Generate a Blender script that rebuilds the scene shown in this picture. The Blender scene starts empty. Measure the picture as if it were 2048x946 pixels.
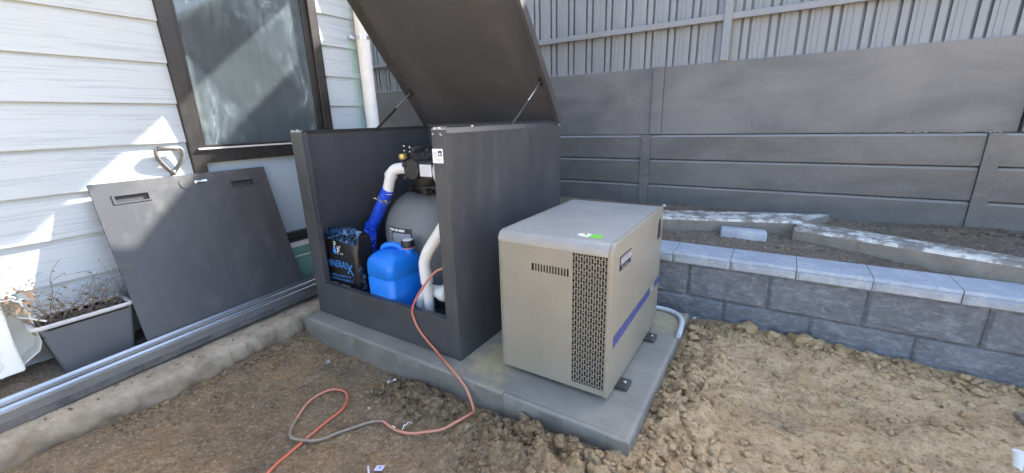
import bpy, bmesh, math, random
import numpy as np
from mathutils import Vector, Matrix
random.seed(7); rng = np.random.default_rng(11)
scene = bpy.context.scene
col = scene.collection
R = math.radians

# ------------------------------------------------------------------ camera
yaw, pit, rol, foc = -0.5725013893, 0.2767122304, 0.0306514411, 819.427
fw = Vector((math.sin(yaw)*math.cos(pit), math.cos(yaw)*math.cos(pit), -math.sin(pit)))
r0 = Vector((math.cos(yaw), -math.sin(yaw), 0)); d0 = fw.cross(r0)
rt = r0*math.cos(rol) + d0*math.sin(rol); dn = d0*math.cos(rol) - r0*math.sin(rol)
cam = bpy.data.objects.new('camera', bpy.data.cameras.new('camera')); col.objects.link(cam)
m = Matrix((rt, -dn, -fw)).transposed().to_4x4(); m.translation = Vector((0, 0, 1.2)); cam.matrix_world = m
cam.data.sensor_width = 36; cam.data.lens = 36*foc/2048; cam.data.clip_start = .02; cam.data.clip_end = 500
scene.camera = cam

# ------------------------------------------------------------------ light
sd = Vector((.35, 1.0, .86)).normalized()          # towards the sun
el = math.asin(sd.z); az = math.atan2(sd.x, sd.y)
w = bpy.data.worlds.new('World'); scene.world = w; w.use_nodes = True
nt = w.node_tree; bg = nt.nodes['Background']
sky = nt.nodes.new('ShaderNodeTexSky'); sky.sky_type = 'NISHITA'; sky.sun_disc = False
sky.sun_elevation = el; sky.sun_rotation = az; sky.dust_density = 2.6; sky.air_density = .95; sky.ozone_density = 1.0
nt.links.new(sky.outputs[0], bg.inputs[0]); bg.inputs[1].default_value = .13
sl = bpy.data.lights.new('sun', 'SUN'); sl.energy = 5.0; sl.angle = R(.9); sl.color = (1, .95, .87)
so = bpy.data.objects.new('sun', sl); col.objects.link(so)
so.rotation_euler = (-sd).to_track_quat('-Z', 'Y').to_euler()
so.location = (2, 6, 6)
scene.view_settings.view_transform = 'Standard'; scene.view_settings.look = 'None'
scene.view_settings.exposure = 2.5; scene.view_settings.gamma = 1

# ------------------------------------------------------------------ materials
class N:
    """small node helper"""
    def __init__(s, name):
        s.m = bpy.data.materials.new(name); s.m.use_nodes = True; s.t = s.m.node_tree
        s.b = s.t.nodes['Principled BSDF']; s.tc = s.t.nodes.new('ShaderNodeTexCoord')
        s.out = s.t.nodes['Material Output']
    def node(s, typ, ins=None, **kw):
        n = s.t.nodes.new(typ)
        for k, v in kw.items(): setattr(n, k, v)
        for k, v in (ins or {}).items(): s.set(n.inputs[k], v)
        return n
    def set(s, sock, v):
        if hasattr(v, 'is_output'): s.t.links.new(v, sock)
        else: sock.default_value = v
    def map(s, scale=(1, 1, 1), loc=(0, 0, 0), rot=(0, 0, 0)):
        return s.node('ShaderNodeMapping', {'Vector': s.tc.outputs['Object'], 'Scale': scale, 'Location': loc, 'Rotation': rot}).outputs[0]
    def noise(s, scale=5, detail=6, rough=.6, vec=None, dist=0):
        return s.node('ShaderNodeTexNoise', {'Vector': vec or s.tc.outputs['Object'], 'Scale': scale, 'Detail': detail, 'Roughness': rough, 'Distortion': dist}).outputs[0]
    def vor(s, scale, vec=None, feature='F1', rnd=1.0):
        return s.node('ShaderNodeTexVoronoi', {'Vector': vec or s.tc.outputs['Object'], 'Scale': scale, 'Randomness': rnd}, feature=feature).outputs[0]
    def ramp(s, f, stops):
        n = s.node('ShaderNodeValToRGB', {'Fac': f}); e = n.color_ramp.elements
        while len(e) < len(stops): e.new(.5)
        for q, (p, c) in zip(e, stops):
            q.position = p; q.color = (c, c, c, 1) if isinstance(c, (int, float)) else (*c, 1)
        return n.outputs[0]
    def mix(s, f, a, b, mode='MIX'):
        n = s.node('ShaderNodeMix', data_type='RGBA', blend_type=mode)
        s.set(n.inputs[0], f)
        for i, v in ((6, a), (7, b)): s.set(n.inputs[i], (*v, 1) if isinstance(v, tuple) and len(v) == 3 else v)
        return n.outputs[2]
    def math(s, op, a, b=0.0, clamp=False):
        n = s.node('ShaderNodeMath', operation=op, use_clamp=clamp); s.set(n.inputs[0], a); s.set(n.inputs[1], b); return n.outputs[0]
    def sep(s, vec): return s.node('ShaderNodeSeparateXYZ', {0: vec}).outputs
    def bump(s, h, strength=.3, dist=.01, normal=None):
        n = s.node('ShaderNodeBump', {'Height': h, 'Strength': strength, 'Distance': dist})
        if normal: s.set(n.inputs['Normal'], normal)
        return n.outputs[0]
    def fin(s, color=None, rough=None, metal=None, normal=None, **kw):
        if color is not None: s.set(s.b.inputs['Base Color'], (*color, 1) if isinstance(color, tuple) and len(color) == 3 else color)
        if rough is not None: s.set(s.b.inputs['Roughness'], rough)
        if metal is not None: s.set(s.b.inputs['Metallic'], metal)
        if normal is not None: s.set(s.b.inputs['Normal'], normal)
        for k, v in kw.items(): s.set(s.b.inputs[k], v)
        return s.m

def simple(name, c, rough=.5, metal=0., var=.15, vs=6, bump=.05, bs=60, dust=0., dustc=(.4, .36, .3), **kw):
    n = N(name)
    f = n.noise(vs, 5, .6)
    a = tuple(x*(1-var) for x in c); b = tuple(min(1, x*(1+var)) for x in c)
    cc = n.mix(n.ramp(f, [(.3, 0), (.7, 1)]), a, b)
    rg = n.math('ADD', n.math('MULTIPLY', n.noise(vs*3, 4), .2), rough-.1)
    if dust:
        dm = n.ramp(n.math('ADD', n.math('MULTIPLY', n.noise(4, 6, .65), .6), n.math('MULTIPLY', n.noise(70, 4, .7), .4)), [(.45, 0), (.72, 1)])
        cc = n.mix(n.math('MULTIPLY', dm, dust), cc, dustc)
    return n.fin(cc, rg, metal, n.bump(n.noise(bs, 4), bump, .003), **kw)

MT = {}
def mat_sheet(name, c, rough, streak):
    n = N(name)
    big = n.ramp(n.noise(1.7, 5, .6, None, .6), [(.35, 0), (.65, 1)])
    cc = n.mix(big, tuple(x*.88 for x in c), tuple(x*1.12 for x in c))
    st = n.noise(3.0, 8, .7, n.map((3.0, 3.0, .5)), .5); blot = n.noise(7, 8, .75, n.map(loc=(2, 5, 1)), .4)
    m_ = n.math('MULTIPLY', n.ramp(st, [(.46, 0), (.68, 1)]), n.ramp(blot, [(.40, 0), (.62, 1)]))
    cc = n.mix(n.math('MULTIPLY', m_, streak), cc, (.19, .19, .185))
    sp = n.ramp(n.vor(38), [(.0, 1), (.055, 1), (.075, 0)]); sm = n.ramp(n.noise(3.3, 3), [(.55, 0), (.65, 1)])
    cc = n.mix(n.math('MULTIPLY', n.math('MULTIPLY', sp, sm), .5), cc, (.34, .32, .28))
    rg = n.math('ADD', n.math('MULTIPLY', m_, .22), n.math('ADD', n.math('MULTIPLY', n.noise(2.1, 5, .6), .18), rough-.09))
    return n.fin(cc, rg, 0, n.bump(n.math('ADD', n.math('MULTIPLY', n.noise(2.2, 2), 6.0), n.noise(250, 3)), .03, .003))
MT['dark_steel'] = mat_sheet('dark_steel', (.056, .058, .063), .40, .22)
MT['dark_steel_in'] = mat_sheet('dark_steel_inside', (.062, .063, .068), .47, .15)
MT['charcoal_door'] = mat_sheet('charcoal_door', (.052, .054, .058), .38, .30)
MT['galv'] = simple('bright_steel', (.62, .63, .65), .3, .9, .1, 20, .05, 90)
MT['black'] = simple('black_plastic', (.018, .018, .019), .45, 0, .2, 20, .05, 80, dust=.12)
MT['rubber'] = simple('black_rubber', (.03, .03, .03), .7, 0, .2, 30, .1, 90, dust=.3)
MT['white_pvc'] = simple('white_pvc', (.80, .81, .79), .35, 0, .05, 12, .03, 60, dust=.12)
MT['white_plastic'] = simple('white_plastic', (.78, .78, .72), .35, 0, .04, 8, .03, 60, dust=.12)
MT['paper'] = simple('sticker_paper', (.80, .80, .82), .4, 0, .03, 30, .02, 60)
MT['tank'] = simple('grey_tank_shell', (.17, .18, .18), .45, 0, .08, 5, .04, 60, dust=.15)
MT['blue_pipe'] = simple('blue_sleeve', (.02, .08, .66), .28, 0, .25, 25, .35, 45)
MT['drum_blue'] = simple('blue_drum_plastic', (.008, .20, .78), .33, 0, .08, 8, .05, 40, dust=.05)
MT['bag'] = simple('black_bag_film', (.016, .016, .018), .3, 0, .2, 20, .5, 28)
MT['print_blue'] = simple('blue_print', (.06, .28, .72), .4, 0, .35, 60, .0, 60)
MT['print_dark'] = simple('dark_print', (.02, .02, .03), .4)
MT['print_mid'] = simple('navy_print', (.02, .035, .12), .4)
MT['print_white'] = simple('white_print', (.75, .75, .75), .4)
MT['print_grey'] = simple('grey_print', (.35, .36, .38), .4)
MT['taupe'] = simple('taupe_powder_coat', (.27, .25, .20), .42, .0, .04, 2, .06, 420, dust=.22, dustc=(.45, .42, .36))
MT['taupe_top'] = simple('taupe_lid_coat', (.31, .305, .285), .36, .0, .04, 4, .06, 420, dust=.45, dustc=(.5, .49, .45))
MT['vent_dark'] = simple('vent_shadow_metal', (.03, .028, .024), .6)
MT['stripe_blue'] = simple('stripe_film', (.06, .08, .25), .4, 0, .05)
MT['lime'] = simple('lime_sticker', (.20, .58, .07), .45, 0, .05)
MT['frame'] = simple('dark_window_frame', (.022, .021, .021), .4, .1, .1, 10, .05, 60, dust=.08)
def mat_sleeper():
    n = N('charcoal_sleeper_paint')
    c = n.mix(n.ramp(n.noise(1.8, 6, .65, n.map((1, 1, 2.2)), .5), [(.38, 0), (.62, 1)]), (.105, .104, .101), (.15, .147, .142))
    c = n.mix(n.math('MULTIPLY', n.ramp(n.noise(30, 6, .75), [(.55, 0), (.7, 1)]), .35), c, (.26, .25, .235))
    z = n.sep(n.tc.outputs['Object'])[2]
    c = n.mix(n.math('MULTIPLY', n.math('MULTIPLY', n.ramp(n.math('ADD', z, 0), [(.15, 1), (.32, 0)]), n.ramp(n.noise(6, 6, .7), [(.4, 0), (.6, 1)])), .5), c, (.22, .185, .145))
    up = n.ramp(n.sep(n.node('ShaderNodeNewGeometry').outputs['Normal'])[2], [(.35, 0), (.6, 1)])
    c = n.mix(n.math('MULTIPLY', up, .6), c, (.33, .33, .32))  # upward faces tinted paler: painted skylight highlight along the chamfers
    return n.fin(c, .55, 0, n.bump(n.noise(90, 4), .15, .003))
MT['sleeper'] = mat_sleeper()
MT['tub'] = simple('grey_tub_plastic', (.26, .265, .29), .5, 0, .08, 5, .04, 60, dust=.2)
MT['tub_rim'] = simple('pale_tub_rim', (.5, .5, .51), .5, 0, .08, 15, .04, 60, dust=.2)
MT['spade'] = simple('worn_grip', (.11, .11, .11), .45, .1, .4, 20, .2, 60, dust=.4)
MT['green_tub'] = simple('green_tub_plastic', (.14, .30, .26), .45, 0, .1, 6, .1, 30, dust=.2)
MT['twine'] = simple('green_twine', (.25, .62, .42), .6)
MT['pvc_grey'] = simple('pale_conduit', (.58, .6, .6), .45, 0, .1, 20, .05, 60, dust=.25)
MT['lilac'] = simple('lilac_card', (.55, .52, .75), .6)
MT['wood'] = simple('weathered_timber', (.22, .17, .13), .8, 0, .3, 30, .4, 40, dust=.3)
MT['brass'] = simple('brass_fitting', (.62, .50, .18), .35, .7)

def mat_fence():
    n = N('grey_blue_sheet_steel')
    v = n.map((1, 1, .25))
    c = n.mix(n.ramp(n.noise(1.2, 4, .6, v), [(.3, 0), (.7, 1)]), (.205, .225, .245), (.255, .275, .295))
    c = n.mix(n.math('MULTIPLY', n.ramp(n.noise(8, 5, .7, v), [(.5, 0), (.75, 1)]), .25), c, (.34, .34, .335))
    return n.fin(c, .42, .0, n.bump(n.noise(80, 3), .03, .002))
MT['fence'] = mat_fence()
MT['fence_groove'] = simple('shadowed_rib_steel', (.12, .124, .13), .5)

def mat_panelwall():
    n = N('charcoal_render_paint')
    big = n.noise(1.3, 6, .62, n.map((1, 1, 1.6)), .6)
    c = n.mix(n.ramp(big, [(.40, 0), (.60, 1)]), (.122, .127, .130), (.185, .185, .183))
    st = n.noise(3, 8, .7, n.map((2.5, 1, .5)), .4)
    c = n.mix(n.math('MULTIPLY', n.ramp(st, [(.5, 0), (.72, 1)]), .35), c, (.21, .205, .20))
    return n.fin(c, .55, 0, n.bump(n.noise(35, 6), .12, .004))
MT['panelwall'] = mat_panelwall()

def mat_siding():
    n = N('white_woodgrain_board')
    x, y, z = n.sep(n.tc.outputs['Object'])[:3]
    brd = n.math('FLOOR', n.math('DIVIDE', n.math('SUBTRACT', z, 1.034), .2065))
    off = n.node('ShaderNodeCombineXYZ', {0: n.math('MULTIPLY', brd, 7.3), 1: n.math('ADD', n.math('MULTIPLY', y, 1.5), n.math('MULTIPLY', brd, 3.7)), 2: n.math('MULTIPLY', z, 42)}).outputs[0]
    g = n.noise(1.6, 5, .6, off, .45); g2 = n.noise(5.5, 4, .6, off, .3)
    h = n.math('ADD', n.ramp(g, [(.40, 0), (.50, .7), (.75, 1)]), n.math('MULTIPLY', g2, .35))
    c = n.mix(n.ramp(g, [(.36, 0), (.46, 1)]), (.375, .43, .475), (.45, .51, .55))
    c = n.mix(n.math('MULTIPLY', n.ramp(n.noise(2.2, 6, .7), [(.5, 0), (.8, 1)]), .25), c, (.5, .48, .43))
    mud = n.math('MULTIPLY', n.ramp(z, [(.0, 1), (.45, 0)]), n.ramp(n.noise(9, 7, .7), [(.40, 0), (.60, 1)]))
    c = n.mix(n.math('MULTIPLY', mud, .7), c, (.27, .22, .17))
    return n.fin(c, .5, 0, n.bump(h, .30, .004))
MT['siding'] = mat_siding()

def mat_dirt(name, planter=False):
    n = N(name)
    big = n.noise(1.6, 6, .65, None, .4); mid = n.noise(9, 7, .72); fine = n.noise(70, 5, .75); f2 = n.noise(220, 3, .7)
    x, y, z = n.sep(n.tc.outputs['Object'])[:3]
    if planter:
        c = n.mix(n.ramp(mid, [(.3, 0), (.7, 1)]), (.15, .11, .075), (.31, .24, .17))
        c = n.mix(n.ramp(big, [(.4, 0), (.7, .7)]), c, (.26, .225, .18))
    else:
        damp = n.mix(n.ramp(mid, [(.3, 0), (.68, 1)]), (.20, .145, .085), (.36, .265, .165))
        dry = n.mix(n.ramp(mid, [(.28, 0), (.66, 1)]), (.58, .375, .185), (.84, .605, .34))
        k = n.math('ADD', x, n.math('MULTIPLY', n.math('SUBTRACT', big, .5), 1.6))
        k = n.ramp(n.math('ADD', n.math('MULTIPLY', k, .5), .75), [(.2, 0), (.45, .35), (.60, 1)])
        c = n.mix(k, damp, dry)
        tan = n.ramp(n.noise(2.3, 5, .6, n.map(loc=(3.1, 1.7, 0))), [(.52, 0), (.66, 1)])
        c = n.mix(n.math('MULTIPLY', tan, .55), c, (.40, .27, .14))
        org = n.ramp(n.noise(4.1, 7, .7, n.map(loc=(7.7, 2.2, 0)), .6), [(.53, 0), (.63, 1)])
        c = n.mix(n.math('MULTIPLY', org, .35), c, (.50, .29, .13))
        drk = n.ramp(n.noise(6.3, 8, .75, n.map(loc=(2.7, 8.2, 0)), .8), [(.36, 1), (.45, 0)])
        c = n.mix(n.math('MULTIPLY', drk, .38), c, (.13, .085, .05))
        gry = n.ramp(n.noise(3.7, 6, .7, n.map(loc=(9.1, 4.7, 0))), [(.55, 0), (.7, 1)])
        c = n.mix(n.math('MULTIPLY', gry, .6), c, (.165, .148, .12))
    c = n.mix(n.math('MULTIPLY', n.ramp(fine, [(.32, 1), (.47, 0)]), .7), c, (.08, .055, .035))
    c = n.mix(n.math('MULTIPLY', n.ramp(fine, [(.56, 0), (.68, 1)]), .75), c, (.66, .55, .40))
    sp = n.ramp(n.vor(55), [(.0, 1), (.10, 1), (.14, 0)]); spm = n.ramp(n.noise(13, 3), [(.55, 0), (.62, 1)])
    c = n.mix(n.math('MULTIPLY', sp, n.math('MULTIPLY', spm, .75)), c, (.66, .62, .54))
    h = n.math('ADD', n.math('MULTIPLY', mid, 1.0), n.math('ADD', n.math('MULTIPLY', fine, .7), n.math('MULTIPLY', f2, .3)))
    return n.fin(c, .92, 0, n.bump(h, 1.0, .022), **{'Specular IOR Level': .2})
MT['dirt'] = mat_dirt('clay_dirt'); MT['soil'] = mat_dirt('dark_bed_soil', True)

def mat_concrete(name, a, b, stain, sand=0., bump=.3, sandc=(.45, .37, .22)):
    n = N(name)
    f = n.noise(3.5, 8, .68, None, .3); g = n.noise(40, 6, .75)
    c = n.mix(n.ramp(f, [(.3, 0), (.7, 1)]), a, b)
    c = n.mix(n.math('MULTIPLY', n.ramp(g, [(.55, 0), (.75, 1)]), .4), c, tuple(min(1, x*1.6) for x in b))
    c = n.mix(n.math('MULTIPLY', n.ramp(n.noise(7, 8, .75, n.map(loc=(5, 2, 1))), [(.5, 0), (.66, 1)]), .7), c, stain)
    if sand:
        zz = n.sep(n.tc.outputs['Object'])[2]
        low = n.math('MULTIPLY', n.ramp(n.math('ADD', zz, n.math('MULTIPLY', n.math('SUBTRACT', n.noise(11, 6, .7), .5), .10)), [(.045, 1), (.095, 0)]), .7)
        c = n.mix(low, c, (.19, .14, .09))
        c = n.mix(n.math('MULTIPLY', n.ramp(n.noise(5, 7, .75, n.map(loc=(1, 7, 3))), [(.50, 0), (.62, 1)]), sand), c, sandc)
    h = n.math('ADD', f, n.math('MULTIPLY', g, .5))
    return n.fin(c, .8, 0, n.bump(h, bump, .006))
MT['pad'] = mat_concrete('damp_grey_concrete', (.17, .175, .172), (.235, .24, .235), (.14, .143, .14), .0, .15)
MT['path'] = mat_concrete('old_rough_concrete', (.31, .26, .19), (.45, .38, .285), (.17, .13, .085), .75, .9, (.24, .19, .13))

def mat_pad():
    n = N('pad_concrete')
    x, y, z = n.sep(n.tc.outputs['Object'])[:3]
    f = n.noise(3.5, 8, .68, None, .3); g = n.noise(45, 6, .75)
    c = n.mix(n.ramp(f, [(.3, 0), (.7, 1)]), (.195, .185, .158), (.30, .285, .24))
    c = n.mix(n.math('MULTIPLY', n.ramp(g, [(.55, 0), (.75, 1)]), .35), c, (.36, .36, .34))
    # sand scattered between the cabinet and the heater: world patch
    dx = n.math('SUBTRACT', x, -.98+1.27); dy = n.math('SUBTRACT', y, 1.40-1.74)
    d = n.math('SQRT', n.math('ADD', n.math('MULTIPLY', dx, dx), n.math('MULTIPLY', n.math('MULTIPLY', dy, dy), .35)))
    sandm = n.ramp(n.math('ADD', d, n.math('MULTIPLY', n.math('SUBTRACT', n.noise(12, 7, .75), .5), .5)), [(.05, 1), (.16, 0)])
    dx2 = n.math('SUBTRACT', x, -.40+1.27); dy2 = n.math('SUBTRACT', y, 2.16-1.74)
    d2 = n.math('SQRT', n.math('ADD', n.math('MULTIPLY', dx2, dx2), n.math('MULTIPLY', dy2, dy2)))
    s2 = n.ramp(n.math('ADD', d2, n.math('MULTIPLY', n.math('SUBTRACT', n.noise(15, 7, .75), .5), .5)), [(.05, 1), (.2, 0)])
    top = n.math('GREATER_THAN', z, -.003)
    c = n.mix(n.math('MULTIPLY', n.math('MAXIMUM', n.math('MULTIPLY', sandm, .75), n.math('MULTIPLY', s2, .6)), top), c, (.46, .38, .2))
    wh = n.ramp(n.vor(70), [(.0, 1), (.08, 1), (.12, 0)]); wm = n.ramp(n.noise(6, 3), [(.40, 0), (.55, 1)])
    c = n.mix(n.math('MULTIPLY', n.math('MULTIPLY', wh, wm), .7), c, (.62, .6, .55))
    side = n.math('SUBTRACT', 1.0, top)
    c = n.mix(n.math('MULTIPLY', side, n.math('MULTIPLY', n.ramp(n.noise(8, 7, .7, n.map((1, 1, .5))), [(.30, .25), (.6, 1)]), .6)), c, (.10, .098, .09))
    h = n.math('ADD', f, n.math('MULTIPLY', g, .4))
    return n.fin(c, .72, 0, n.bump(h, .3, .006))
MT['padtop'] = mat_pad()

def mat_block(name, a, b):
    n = N(name)
    g = n.noise(22, 8, .78, n.map((1, 1, 1.8))); f = n.noise(4, 6, .6)
    c = n.mix(n.ramp(f, [(.3, 0), (.7, 1)]), a, b)
    c = n.mix(n.math('MULTIPLY', n.ramp(g, [(.50, 0), (.68, 1)]), .55), c, tuple(min(1, x*1.8) for x in b))
    g2 = n.noise(9, 7, .75, n.map((1, 1, 2.2), (3, 1, 2)), .8); c = n.mix(n.math('MULTIPLY', n.ramp(g2, [(.52, 0), (.62, 1)]), .45), c, tuple(min(1, x*1.9) for x in b))
    c = n.mix(n.math('MULTIPLY', n.ramp(g, [(.3, 1), (.45, 0)]), .35), c, tuple(x*.5 for x in a))
    return n.fin(c, .85, 0, n.bump(g, 1.0, .014))
MT['block'] = mat_block('charcoal_split_block', (.165, .172, .185), (.225, .232, .248))
def mat_cap():
    n = N('pale_capping_block')
    g = n.noise(60, 6, .75); f = n.noise(3, 6, .65)
    c = n.mix(n.ramp(f, [(.3, 0), (.7, 1)]), (.33, .365, .41), (.45, .48, .515))
    c = n.mix(n.math('MULTIPLY', n.ramp(n.noise(14, 6, .75), [(.5, 0), (.66, 1)]), .45), c, (.62, .61, .57))
    c = n.mix(n.math('MULTIPLY', n.ramp(g, [(.34, 1), (.46, 0)]), .5), c, (.2, .205, .22))
    c = n.mix(n.math('MULTIPLY', n.ramp(n.noise(22, 7, .8, n.map(loc=(4, 1, 2))), [(.54, 0), (.62, 1)]), .5), c, (.33, .30, .25))
    return n.fin(c, .85, 0, n.bump(g, .6, .006))
MT['cap'] = mat_cap()
def mat_kerb():
    n = N('lichen_white_kerb')
    x, y, z = n.sep(n.node('ShaderNodeNewGeometry').outputs['Normal'])[:3]
    c = n.mix(n.ramp(n.noise(9, 6, .7), [(.3, 0), (.7, 1)]), (.19, .17, .14), (.30, .275, .235))
    white = n.ramp(n.noise(11, 9, .78, n.map((1, 1, 1))), [(.46, 0), (.57, 1)])
    top = n.ramp(z, [(.35, 0), (.6, 1)])                     # old whitewash on the upper face only
    c = n.mix(n.math('MULTIPLY', white, top), c, (.70, .67, .60))
    return n.fin(c, .85, 0, n.bump(n.noise(30, 7, .75), .7, .008))
MT['kerb'] = mat_kerb()

def mat_glass(name, film, a0, smear):
    """dusty glazing: glossy pane + a real film of dust and wiped smears that the sun catches"""
    n = N(name); t = n.t
    t.nodes.remove(n.b)
    dif = n.node('ShaderNodeBsdfDiffuse', {'Color': (*film, 1)})
    tr = n.node('ShaderNodeBsdfTransparent', {'Color': (.75, .82, .84, 1)})
    gl = n.node('ShaderNodeBsdfGlossy', {'Roughness': .04, 'Color': (1, 1, 1, 1)})
    f = n.ramp(n.noise(3.0, 9, .72, n.map((1, 2.2, 1.0)), 2.6), [(.42, 0), (.56, .35), (.66, 1)])
    f2 = n.ramp(n.noise(1.6, 4, .6, n.map(loc=(0, 3, 1))), [(.45, 0), (.62, 1)])
    fac = n.math('ADD', n.math('MULTIPLY', n.math('MULTIPLY', f, f2), smear), n.math('ADD', n.math('MULTIPLY', n.noise(2.5, 5), .10), a0), True)
    m1 = n.node('ShaderNodeMixShader', {0: fac}); t.links.new(tr.outputs[0], m1.inputs[1]); t.links.new(dif.outputs[0], m1.inputs[2])
    fr = n.node('ShaderNodeFresnel', {'IOR': 1.55})
    m2 = n.node('ShaderNodeMixShader', {0: n.math('MULTIPLY', fr.outputs[0], .85, True)})
    t.links.new(m1.outputs[0], m2.inputs[1]); t.links.new(gl.outputs[0], m2.inputs[2])
    t.links.new(m2.outputs[0], n.out.inputs[0])
    return n.m
MT['glass'] = mat_glass('dusty_glass', (.46, .56, .62), .05, .50)
MT['glass_low'] = mat_glass('obscured_glass', (.46, .57, .66), .75, .0)
MT['curtain'] = simple('drawn_curtain', (.052, .066, .080), .9, 0, .12, 1.5, .05, 30)
MT['leaf'] = simple('dead_leaf', (.21, .16, .10), .8, 0, .4, 30, .2, 60)
MT['leaf2'] = simple('brown_dry_leaf', (.50, .33, .20), .8, 0, .3, 20, .2, 60)
MT['green_leaf'] = simple('yellow_green_leaf', (.35, .42, .05), .6)
MT['twig'] = simple('dry_twig', (.19, .14, .11), .85, 0, .3, 30, .2, 60)
def mat_cord():
    n = N('orange_cord')
    x, y, z = n.sep(n.tc.outputs['Object'])[:3]
    k = n.ramp(n.noise(2.3, 2, .5, n.map(loc=(.35, 1.2, 0))), [(.46, 0), (.54, 1)])
    c = n.mix(k, (.62, .14, .075), (.62, .25, .17))
    c = n.mix(n.math('MULTIPLY', n.ramp(n.noise(60, 5, .7), [(.45, 0), (.65, 1)]), .5), c, (.30, .20, .14))
    return n.fin(c, .5, 0)
MT['cord'] = mat_cord()
MT['cord_mud'] = simple('muddy_cord', (.27, .215, .17), .75, 0, .15, 20, .1, 60)
def mat_crinkle():
    n = N('crinkled_printed_film')
    g = n.noise(38, 6, .7, None, 1.2)
    c = n.mix(n.ramp(g, [(.46, 0), (.55, 1)]), (.010, .012, .02), (.04, .17, .42))
    c = n.mix(n.ramp(g, [(.56, 0), (.63, 1)]), c, (.45, .62, .72))
    return n.fin(c, .3, 0, n.bump(g, .8, .01))
MT['crinkle'] = mat_crinkle()
def mat_pp():
    n = N('rail_channel_steel')
    v = n.map((1, .4, 1))
    c = n.mix(n.ramp(n.noise(6, 6, .65, v), [(.3, 0), (.7, 1)]), (.27, .295, .33), (.42, .445, .475))
    return n.fin(c, .33, .8, n.bump(n.noise(60, 3, .5, v), .04, .002))
MT['rail'] = mat_pp()
MT['rail_dark'] = simple('rail_outer_paint', (.07, .07, .075), .5, 0, .2, 8, .05, 60, dust=.35)

# ------------------------------------------------------------------ geometry helpers
def nb(): return bmesh.new()
def box(bm, x0, x1, y0, y1, z0, z1, bev=0., seg=2):
    r = bmesh.ops.create_cube(bm, size=1)
    vs = r['verts']
    for v in vs:
        v.co = Vector((x0+(v.co.x+.5)*(x1-x0), y0+(v.co.y+.5)*(y1-y0), z0+(v.co.z+.5)*(z1-z0)))
    if bev:
        es = list({e for v in vs for e in v.link_edges})
        r2 = bmesh.ops.bevel(bm, geom=es, offset=bev, segments=seg, affect='EDGES', profile=.5)
    return bm
def obox(bm, p0, ax, ay, az, bev=0., seg=2):
    """box from corner p0 along three edge vectors"""
    p0 = Vector(p0); ax = Vector(ax); ay = Vector(ay); az = Vector(az)
    vs = bmesh.ops.create_cube(bm, size=1)['verts']
    for v in vs: v.co = p0+ax*(v.co.x+.5)+ay*(v.co.y+.5)+az*(v.co.z+.5)
    if bev:
        es = list({e for v in vs for e in v.link_edges})
        bmesh.ops.bevel(bm, geom=es, offset=bev, segments=seg, affect='EDGES', profile=.5)
    bmesh.ops.recalc_face_normals(bm, faces=bm.faces)
def cat(pts, n=8, closed=False):
    P = [Vector(p) for p in pts]; out = []
    for i in range(len(P)-1):
        a = P[max(i-1, 0)]; b = P[i]; c = P[i+1]; d = P[min(i+2, len(P)-1)]
        for k in range(n):
            t = k/n
            out.append(.5*((2*b)+(c-a)*t+(2*a-5*b+4*c-d)*t*t+(3*b-a-3*c+d)*t**3))
    out.append(P[-1]); return out
def tube(bm, pts, r, seg=12, cap=True, flat=1.0):
    P = [Vector(p) for p in pts]; n = len(P); rs = r if isinstance(r, (list, tuple)) else [r]*n
    t = (P[1]-P[0]).normalized(); up = Vector((0, 0, 1)) if abs(t.z) < .9 else Vector((1, 0, 0))
    u = t.cross(up).normalized(); rings = []
    for i in range(n):
        t = (P[min(i+1, n-1)]-P[max(i-1, 0)]).normalized()
        u = (u-t*u.dot(t)).normalized(); v = t.cross(u)
        rings.append([bm.verts.new(P[i]+(u*math.cos(a)+v*math.sin(a)*flat)*rs[i]) for a in (2*math.pi*k/seg for k in range(seg))])
    for a, b in zip(rings, rings[1:]):
        for k in range(seg): bm.faces.new((a[k], a[(k+1) % seg], b[(k+1) % seg], b[k]))
    if cap: bm.faces.new(rings[0][::-1]); bm.faces.new(rings[-1])
def pipe_end(bm, pts, r, wall=.004, seg=20):
    tube(bm, pts, r, seg)
def lathe(bm, prof, c, axis='z', seg=40):
    c = Vector(c); rings = []
    for r, h in prof:
        ring = []
        for k in range(seg):
            a = 2*math.pi*k/seg
            q = {'z': Vector((r*math.cos(a), r*math.sin(a), h)), 'y': Vector((r*math.cos(a), h, r*math.sin(a))), 'x': Vector((h, r*math.cos(a), r*math.sin(a)))}[axis]
            ring.append(bm.verts.new(c+q))
        rings.append(ring)
    for a, b in zip(rings, rings[1:]):
        for k in range(seg): bm.faces.new((a[k], a[(k+1) % seg], b[(k+1) % seg], b[k]))
    bm.faces.new(rings[0][::-1]); bm.faces.new(rings[-1])
    bmesh.ops.recalc_face_normals(bm, faces=bm.faces)
def prism(bm, poly, ext):
    """polygon (3-D points) extruded by vector ext"""
    e = Vector(ext); a = [bm.verts.new(Vector(p)) for p in poly]; b = [bm.verts.new(Vector(p)+e) for p in poly]
    bm.faces.new(a[::-1]); bm.faces.new(b)
    n = len(poly)
    for i in range(n): bm.faces.new((a[i], a[(i+1) % n], b[(i+1) % n], b[i]))
    bmesh.ops.recalc_face_normals(bm, faces=bm.faces)
def wloc(o):
    v = Vector((0, 0, 0))
    while o: v += o.location; o = o.parent
    return v
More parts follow.
